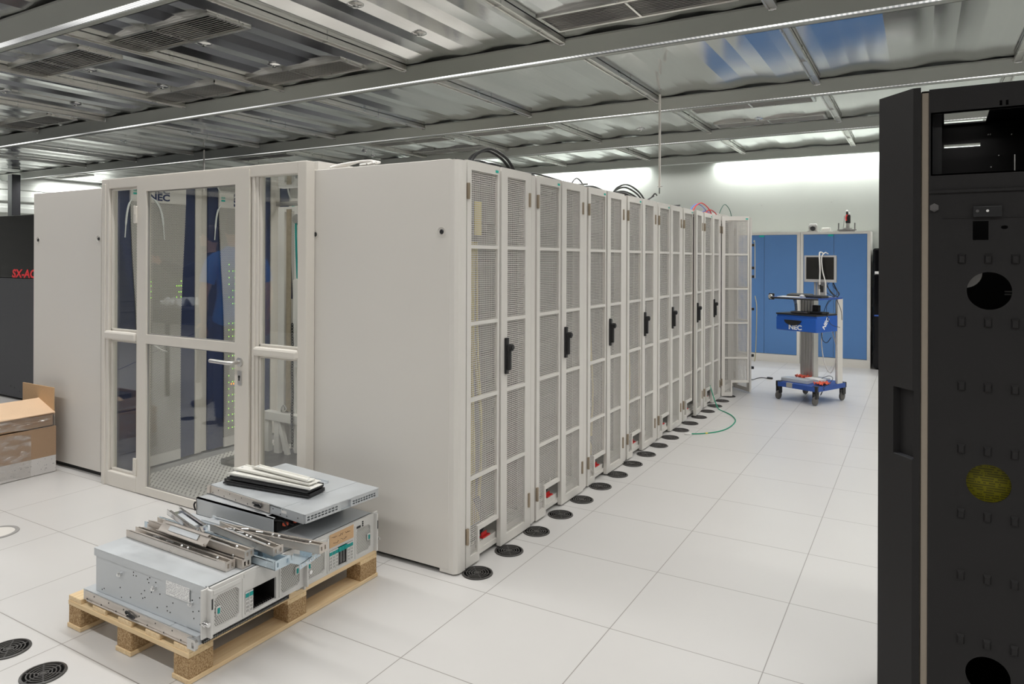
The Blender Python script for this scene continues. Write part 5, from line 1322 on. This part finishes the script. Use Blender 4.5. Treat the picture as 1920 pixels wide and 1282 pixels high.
# thick front door with bevelled edge, its outer face to the left
A_, B_ = Vector((-0.021, yp - 0.002)), Vector((-0.112, yp + 0.104)); e_ = B_ - A_; n_ = Vector((e_.y, -e_.x)).normalized() * -1
def bev(s, h): p = A_ + e_ * s + (n_ if n_.x < 0 else -n_) * h; return (p.x, p.y)
back = [(-0.112, yp + 0.62), (-0.002, yp + 0.62)]
full = [(-0.002, yp - 0.002), bev(0, 0), bev(1, 0)] + back
pocket = [(-0.002, yp - 0.002), bev(-0.02, -0.002), bev(0.02, -0.020), bev(0.50, -0.020), bev(0.54, 0), bev(1, 0)] + back
m = MB(); m.prism(full, 'z', 0.03, 0.94); m.prism(pocket, 'z', 0.94, 1.138); m.prism(full, 'z', 1.138, 2.0)
d = part('door', m, 'rackblack', t, True, label='thick black door with bevelled edge and recessed grip')
m = MB(); m.prism([bev(0.0, -0.001), bev(0.02, -0.020), bev(0.50, -0.020), bev(0.54, -0.001)], 'z', 0.9395, 0.9425); part('grip_lip', m, 'sxgrey', d, True)
# ================================================================== cables on top of the cabinets and on the floor
def cable(nm, label, pts_list, r, mat, grp=None, base=None):
    base = base or pts_list[0][0]
    t = thing(nm, label, 'cable', base, 0, grp)
    for pts in pts_list:
        m = MB(); m.tube(pts, r, 8, 8); part('cable', m, mat, t, True)
    return t
ZT2 = 1.9885
def arc(x, y0, y1, h, dx=0.0, r=0.008, z0=ZT2, skew=0.0):
    return [(x, y0, z0 + r), (x + dx * .3, y0 + (y1 - y0) * 0.15, z0 + r + h * 0.62), (x + dx * .6, y0 + (y1 - y0) * (0.42 + skew), z0 + r + h), (x + dx, y0 + (y1 - y0) * (0.75 + skew), z0 + r + h * 0.66), (x + dx, y1, z0 + r)]
cable('black_cables', 'pair of thick black cables arching high on the nearest cabinet top', [arc(-2.02, 3.02, 3.45, 0.105, 0.03, 0.008, skew=0.02), arc(-2.05, 3.03, 3.46, 0.098, 0.03, 0.008, skew=0.02)], 0.008, 'cable', 'cables on the cabinet tops')
cable('black_cables', 'low black cables lying under the high arch on the nearest cabinet', [arc(-2.06, 3.02, 3.44, 0.040), arc(-2.09, 3.00, 3.46, 0.028), arc(-2.02, 3.10, 3.48, 0.03)], 0.007, 'cable', 'cables on the cabinet tops')
cable('black_cables', 'thin black cable running along the edge from the first to the second cabinet', [[(-1.95, 2.80, ZT2 + .004), (-1.95, 3.0, ZT2 + .012), (-1.98, 3.25, ZT2 + .006)], [(-1.97, 3.40, ZT2 + .006), (-1.96, 3.62, ZT2 + .022), (-1.96, 3.90, ZT2 + .018), (-1.97, 4.12, ZT2 + .006)], [(-1.99, 3.42, ZT2 + .006), (-1.98, 3.60, ZT2 + .016), (-1.98, 3.80, ZT2 + .006)]], 0.005, 'cable', 'cables on the cabinet tops')
cable('black_cables', 'small thin black loop standing on the third cabinet edge', [arc(-2.0, 4.20, 4.42, 0.06, 0, 0.005)], 0.005, 'cable', 'cables on the cabinet tops')
cable('black_cables', 'low bundle of black cables on the third cabinet top', [arc(-2.02 - .02 * q, 4.42, 4.86, 0.030 - 0.004 * q) for q in range(4)], 0.008, 'cable', 'cables on the cabinet tops')
cable('black_cables', 'large tangle of black cables arching over the fourth cabinet', [arc(-2.02 - .018 * q, 4.95 + 0.03 * q, 5.66 - 0.015 * q, h, 0.02, 0.007) for q, h in enumerate((0.105, 0.085, 0.055, 0.045, 0.04, 0.03, 0.06))], 0.007, 'cable', 'cables on the cabinet tops')
cable('black_cables', 'two short upright black cable ends on the fifth cabinet', [[(-1.99, 5.62, ZT2 + .005), (-1.98, 5.74, ZT2 + .05), (-1.97, 5.80, ZT2 + .085), (-1.97, 5.85, ZT2 + .075)], [(-2.02, 5.66, ZT2 + .005), (-2.0, 5.78, ZT2 + .05), (-2.0, 5.86, ZT2 + .07)]], 0.006, 'cable', 'cables on the cabinet tops')
for y, w in ((4.27, 'third'), (6.37, 'fifth')):
    m = MB(); m.box(-2.02, y - 0.14, ZT2, -1.93, y + 0.10, ZT2 + 0.008); m.obox((-1.97, y, ZT2 + 0.02), (0.05, 0.16, 0.012), Matrix.Rotation(0.12, 3, 'X'))
    single('black_plate', m, 'black' if w == 'fifth' else 'dkmetal', 'dark flat plate lying at the far end of the %s cabinet top' % w, 'plate', (-1.97, y, ZT2))
cable('red_cables', 'red cables curling over the seventh cabinet top', [arc(-2.0, 7.05, 7.75, 0.11, 0.02, 0.005), arc(-1.98, 7.45, 8.0, 0.06, 0, 0.005), [(-1.95, 7.2, ZT2 + .006), (-1.95, 7.5, ZT2 + .012), (-1.96, 7.9, ZT2 + .006)], [(-1.97, 7.25, ZT2 + .008), (-1.97, 7.5, ZT2 + .02), (-1.96, 7.85, ZT2 + .006)]], 0.006, 'red', 'coloured cables on the last cabinets')
cable('blue_cables', 'blue cables curling beside the red ones on the last cabinets', [arc(-2.03, 7.05, 7.70, 0.10, 0.02, 0.005), arc(-2.02, 7.42, 7.95, 0.045, 0, 0.005), [(-2.0, 7.35, ZT2 + .006), (-2.0, 7.65, ZT2 + .03), (-2.0, 8.0, ZT2 + .006)]], 0.006, 'bluecable', 'coloured cables on the last cabinets')
cable('green_arc_cable', 'thin dark green cable arching over the last cabinet top', [arc(-1.98, 8.02, 8.50, 0.155, 0.04, 0.004)], 0.004, 'greengrey', 'coloured cables on the last cabinets')
m = MB(); m.box(-2.3, 7.92, ZT2 + 0.001, -1.97, 8.46, ZT2 + 0.045, 0.004); m.box(-1.971, 7.97, ZT2 + 0.012, -1.965, 8.38, ZT2 + 0.036)
single('flat_box', m, 'white', 'flat white device box lying on the last cabinet', 'device', (-2.13, 8.19, ZT2))
m = MB()
for q in range(3): m.tube([(-2.45 - 0.05 * q, 2.78, ZT2 + .012), (-2.50, 2.82 + .03 * q, ZT2 + .035), (-2.62, 2.86, ZT2 + .045), (-2.72, 2.82 + .02 * q, ZT2 + .03), (-2.76, 2.78, ZT2 + .012)], 0.007, 8, 6)
single('white_cable_loop', m, 'whitecable', 'white cable loop lying on top of the blank end panel cabinet', 'cable', (-2.6, 2.82, ZT2))
G = [(-1.925, 7.43, 0.21), (-1.885, 7.36, 0.16), (-1.82, 7.26, 0.06), (-1.76, 7.17, 0.006), (-1.66, 7.05, 0.005), (-1.58, 6.94, 0.005), (-1.505, 6.76, 0.005), (-1.483, 6.56, 0.005), (-1.495, 6.36, 0.005), (-1.54, 6.22, 0.005), (-1.605, 6.12, 0.005), (-1.668, 6.06, 0.005), (-1.725, 6.02, 0.006)]
t = thing('patch_cable', 'green patch cable curling across the floor before the seventh cabinet', 'cable', (-1.6, 6.6, 0))
m = MB(); m.tube(G, 0.005, 8, 6); part('cable', m, 'green', t, True)
m = MB(); m.box(-1.765, 5.985, 0.001, -1.735, 6.01, 0.012, 0.002); m.box(-1.74, 5.99, 0.001, -1.71, 6.03, 0.014, 0.002); part('plug', m, 'paper', t, True, label='clear plug')
m = MB(); m.cyl((-1.60, 6.125, 0.005), (-1.615, 6.11, 0.005), 0.0065, 10); part('yellow_band', m, 'yellow', t, True)
t = thing('mains_cable', 'black power cord with plug on the floor left of the trolley', 'cable', (-1.75, 9.4, 0))
m = MB(); m.tube([(-1.86, 8.95, 0.16), (-1.845, 9.0, 0.06), (-1.83, 9.15, 0.006), (-1.80, 9.30, 0.005), (-1.76, 9.37, 0.005), (-1.69, 9.36, 0.006)], 0.005, 8, 6); part('cord', m, 'cable', t, True)
m = MB(); m.obox((-1.655, 9.345, 0.013), (0.07, 0.028, 0.024), Matrix.Rotation(-0.2, 3, 'Z'), 0.006); part('plug', m, 'black', t, True)
t = thing('yellow_cord', 'thin pale yellow cord hanging beside the last open cabinet door', 'cable', (-1.64, 8.33, 0.3))
m = MB(); m.tube([(-1.66, 8.33, 1.72), (-1.645, 8.33, 1.70), (-1.64, 8.32, 1.3)], 0.004, 6, 4); m.tube([(-1.64, 8.33, 1.10), (-1.62, 8.32, 0.95), (-1.63, 8.33, 0.5), (-1.645, 8.34, 0.35)], 0.005, 6, 6); part('cord', m, 'palecord', t, True)
m = MB()
for z in (1.68, 1.42, 1.32, 0.95, 0.42, 0.28): m.obox((-1.668, 8.315, z), (0.035, 0.03, 0.03), Matrix.Rotation(0.7, 3, 'Z'), 0.004)
part('clips', m, 'black', t, True)
# ================================================================== two people beyond the left picture edge, seen mirrored in the glass door
def skin_mesh(nodes, edges, sub=2):
    """nodes: name -> (co, rx, ry); one continuous skinned surface"""
    names = list(nodes); me = bpy.data.meshes.new('sk')
    me.from_pydata([nodes[n][0] for n in names], [(names.index(a), names.index(b)) for a, b in edges], [])
    o = bpy.data.objects.new('sk', me); COL.objects.link(o)
    md = o.modifiers.new('skin', 'SKIN'); md.use_smooth_shade = True
    for i, n in enumerate(names):
        v = me.skin_vertices[0].data[i]; v.radius = nodes[n][1:3]; v.use_root = (i == 0)
    ss = o.modifiers.new('sub', 'SUBSURF'); ss.levels = sub; ss.render_levels = sub
    dg = bpy.context.evaluated_depsgraph_get(); out = bpy.data.meshes.new_from_object(o.evaluated_get(dg))
    bpy.data.objects.remove(o); bpy.data.meshes.remove(me)
    return out
def as_mb(me):
    m = MB(); m.bm.from_mesh(me); bpy.data.meshes.remove(me); m.smooth = True; return m

def person(label, loc, rz, armL, armR, shirt, trousers, long_sleeve, point=False, beard=False, gait=0.0):
    """local: +y is where the person faces; arms are shoulder-elbow-wrist points"""
    t = thing('person', label, 'person', loc, rz)
    N = {}; E = []
    def add(n, co, r, par=None, r2=None):
        N[n] = (co, r, r if r2 is None else r2)
        if par: E.append((par, n))
    add('pelvis', (0, 0, 0.96), 0.135, None, 0.105); add('waist', (0, 0, 1.12), 0.125, 'pelvis', 0.095); add('chest', (0, 0.01, 1.32), 0.145, 'waist', 0.11)
    add('collar', (0, 0.0, 1.47), 0.10, 'chest', 0.085); add('neck', (0, 0.012, 1.555), 0.055, 'collar'); add('jaw', (0, 0.035, 1.625), 0.066, 'neck', 0.075)
    add('head', (0, 0.02, 1.715), 0.078, 'jaw', 0.098); add('crown', (0, 0.0, 1.785), 0.062, 'head', 0.075)
    add('nose', (0, 0.128, 1.70), 0.013, 'head'); add('earL', (-0.083, 0.012, 1.70), 0.017, 'head', 0.022); add('earR', (0.083, 0.012, 1.70), 0.017, 'head', 0.022)
    for s, nm, A in ((-1, 'L', armL), (1, 'R', armR)):
        add('sh' + nm, (s * 0.175, 0.0, 1.435), 0.062, 'collar'); add('up' + nm, tuple(Vector(A[0]) * .5 + Vector((s * 0.175, 0, 1.435)) * .5), 0.050, 'sh' + nm)
        add('el' + nm, A[0], 0.041, 'up' + nm); add('fa' + nm, tuple(Vector(A[0]) * .55 + Vector(A[1]) * .45), 0.039, 'el' + nm); add('wr' + nm, A[1], 0.027, 'fa' + nm, 0.024)
        d = (Vector(A[1]) - Vector(A[0])).normalized(); side = d.cross(Vector((0, 0, 1)) if abs(d.z) < .8 else Vector((0, 1, 0))).normalized()
        up = side.cross(d).normalized()
        pw = Vector(A[1]) + d * 0.055; add('pa' + nm, tuple(pw), 0.030, 'wr' + nm, 0.018)
        spread = up if abs(d.z) < .8 else side
        for q in range(4):
            base = pw + d * 0.04 + spread * (0.027 - 0.018 * q); ln = (0.075, 0.083, 0.078, 0.062)[q]
            cur = -side if abs(d.z) < .8 else Vector((0, 0, 0))
            fold = point and nm == 'R' and q > 0
            f1 = base + (d * 0.45 + cur * 0.1) * ln if not fold else base + (d * .30 + side * 0.35) * ln
            f2 = base + d * ln if not fold else base + (d * -0.25 + side * 0.45) * ln
            add('f%s%d' % (nm, q), tuple(base), 0.0095, 'pa' + nm); add('g%s%d' % (nm, q), tuple(f1), 0.0088, 'f%s%d' % (nm, q)); add('h%s%d' % (nm, q), tuple(f2), 0.0075, 'g%s%d' % (nm, q))
        tb = Vector(A[1]) + d * 0.025 + spread * 0.03; add('t' + nm, tuple(tb), 0.011, 'pa' + nm); add('u' + nm, tuple(tb + d * 0.045 + spread * 0.022), 0.009, 't' + nm)
        g = gait * s
        add('hip' + nm, (s * 0.092, 0, 0.90), 0.095, 'pelvis'); add('th' + nm, (s * 0.10, g * .3, 0.70), 0.078, 'hip' + nm); add('kn' + nm, (s * 0.105, g * .6 + 0.01, 0.50), 0.057, 'th' + nm)
        add('ca' + nm, (s * 0.11, g * .8 - 0.012, 0.34), 0.055, 'kn' + nm); add('an' + nm, (s * 0.112, g - 0.01, 0.09), 0.036, 'ca' + nm); add('he' + nm, (s * 0.112, g - 0.01, 0.045), 0.034, 'an' + nm)
        add('to' + nm, (s * 0.125, g + 0.15, 0.032), 0.028, 'he' + nm)
    body = skin_mesh(N, E); src = bmesh.new(); src.from_mesh(body); bmesh.ops.recalc_face_normals(src, faces=src.faces)
    part('body', as_mb(body), 'skin', t)
    # clothes are the body surface of that region, moved outwards and given thickness
    P_ = {k: Vector(v[0]) for k, v in N.items()}
    def seg(co):
        best, bd = None, 9
        for a, c in E:
            d = P_[c] - P_[a]; f = max(0.0, min(1.0, (co - P_[a]).dot(d) / d.length_squared)); ds = (P_[a] + d * f - co).length - (N[a][1] * (1 - f) + N[c][1] * f)
            if ds < bd: bd, best = ds, (a, c, f)
        return best
    def cloth(name, test, off, mat):
        b = src.copy(); b.normal_update()
        keep = {f for f in b.faces if test(f.calc_center_median())}
        for v in b.verts: v.co += v.normal * off
        bmesh.ops.delete(b, geom=[f for f in b.faces if f not in keep], context='FACES')
        for _ in range(3):
            rim = [v for v in b.verts if v.is_boundary]
            if rim: bmesh.ops.smooth_vert(b, verts=rim, factor=0.5, use_axis_x=True, use_axis_y=True, use_axis_z=True)
        bmesh.ops.solidify(b, geom=b.faces[:], thickness=0.004)
        m = MB(); m._take(b); m.smooth = True; part(name, m, mat, t)
    torso = {'pelvis', 'waist', 'chest', 'collar', 'shL', 'shR'}
    legs = {'hipL', 'hipR', 'thL', 'thR', 'knL', 'knR', 'caL', 'caR', 'anL', 'anR'}
    def is_top(co):
        a, c, f = seg(co)
        if c in ('upL', 'upR'): return True
        if c in ('elL', 'elR'): return long_sleeve or f < 0.35
        if c in ('faL', 'faR'): return long_sleeve
        if c in ('wrL', 'wrR'): return long_sleeve and f < 0.8
        if c == 'neck': return co.z < 1.50
        return (c in torso or c in ('hipL', 'hipR')) and co.z > 0.87
    def is_leg(co):
        a, c, f = seg(co)
        if c in ('heL', 'heR'): return co.z > 0.075
        return (c in legs or c in ('pelvis', 'waist')) and 0.075 < co.z < 1.0
    cloth('trousers', is_leg, 0.012, trousers)
    cloth('jacket' if long_sleeve else 'shirt', is_top, 0.020, shirt)
    def is_shoe(co):
        a, c, f = seg(co); return c in ('heL', 'heR', 'toL', 'toR') and co.z < 0.09
    for nm, s in (('L', -1), ('R', 1)):
        cloth('shoe', lambda co: is_shoe(co) and co.x * s > 0, 0.007, 'shoe')
    src.free()
    b = bmesh.new(); bmesh.ops.create_uvsphere(b, u_segments=24, v_segments=16, radius=1.0)
    for v in b.verts:
        x, y, z = v.co; lim = 0.25 if y > 0.35 else (-0.55 if y < 0 else -0.55 + (y / 0.35) * 0.8)
        v.co = Vector((x * 0.088, y * 0.108 + 0.008, max(z, lim) * 0.115 + 1.735))
    m = MB(); m._take(b); m.smooth = True; part('hair', m, 'hair', t)
    for s in (-1, 1):
        m = MB(); m.sphere((s * 0.033, 0.105, 1.728), 0.012, (1, 0.7, 0.8), 12); ey = part('eye', m, 'paper', t)
        m = MB(); m.sphere((s * 0.033, 0.113, 1.728), 0.006, (1, 0.5, 1), 10); part('iris', m, 'hair', ey)
    m = MB(); m.tube([(-0.026, 0.103, 1.645), (0, 0.113, 1.645), (0.026, 0.103, 1.645)], 0.006, 8, 4); part('mouth', m, 'lips', t)
    if beard:
        b = bmesh.new(); bmesh.ops.create_uvsphere(b, u_segments=20, v_segments=14, radius=1.0)
        for v in b.verts:
            x, y, z = v.co; v.co = Vector((x * 0.074, max(y, -0.15) * 0.085 + 0.035, min(z, 0.35) * 0.062 + 1.612))
        m = MB(); m._take(b); m.smooth = True; part('beard', m, 'hair', t)
    return t
p1 = person('person standing in blue T-shirt and dark jeans, back turned, mirrored in the glass door', (-5.335, 1.19, 0), math.atan2(-0.60, -0.80) - PI / 2,
       ((-0.25, -0.03, 1.16), (-0.24, 0.08, 0.92)), ((0.25, -0.03, 1.16), (0.25, 0.06, 0.92)), 'tshirt', 'denim', False, gait=0.05)
p1.scale = (1.03, 1.03, 1.03)
person('person in dark jacket with beard pointing with one hand, mirrored in the glass door', (-6.33, 0.69, 0), math.atan2(0.50, -0.86) - PI / 2,
       ((-0.24, -0.02, 1.16), (-0.22, 0.10, 0.93)), ((0.22, 0.20, 1.36), (0.14, 0.46, 1.46)), 'jacket', 'denim', True, point=True, beard=True)

# work table with crumpled bag, also only mirrored in the panes
t = thing('work_table', 'grey work table standing out of sight left of the glass door', 'table', (-7.35, 0.30, 0), 0.3)
m = MB(); m.box(-0.35, -0.3, 0.93, 0.35, 0.3, 0.96, 0.004); part('tabletop', m, 'sxgrey', t)
for sx in (-1, 1):
    for sy in (-1, 1):
        m = MB(); m.box(sx * 0.32 - 0.02, sy * 0.27 - 0.02, 0, sx * 0.32 + 0.02, sy * 0.27 + 0.02, 0.93); part('leg', m, 'sxgrey', t)
m = MB(); m.box(-0.3, -0.25, 0.78, 0.3, 0.25, 0.92, 0.004); part('drawer', m, 'dark', t)
o = crumple('foil_bag', 'crumpled silvery bag lying on the work table out of sight', 'bag', 'zinc', (-7.35, 0.30, 0.961), 0.45, 0.35, 0.10, 9, 0.2)
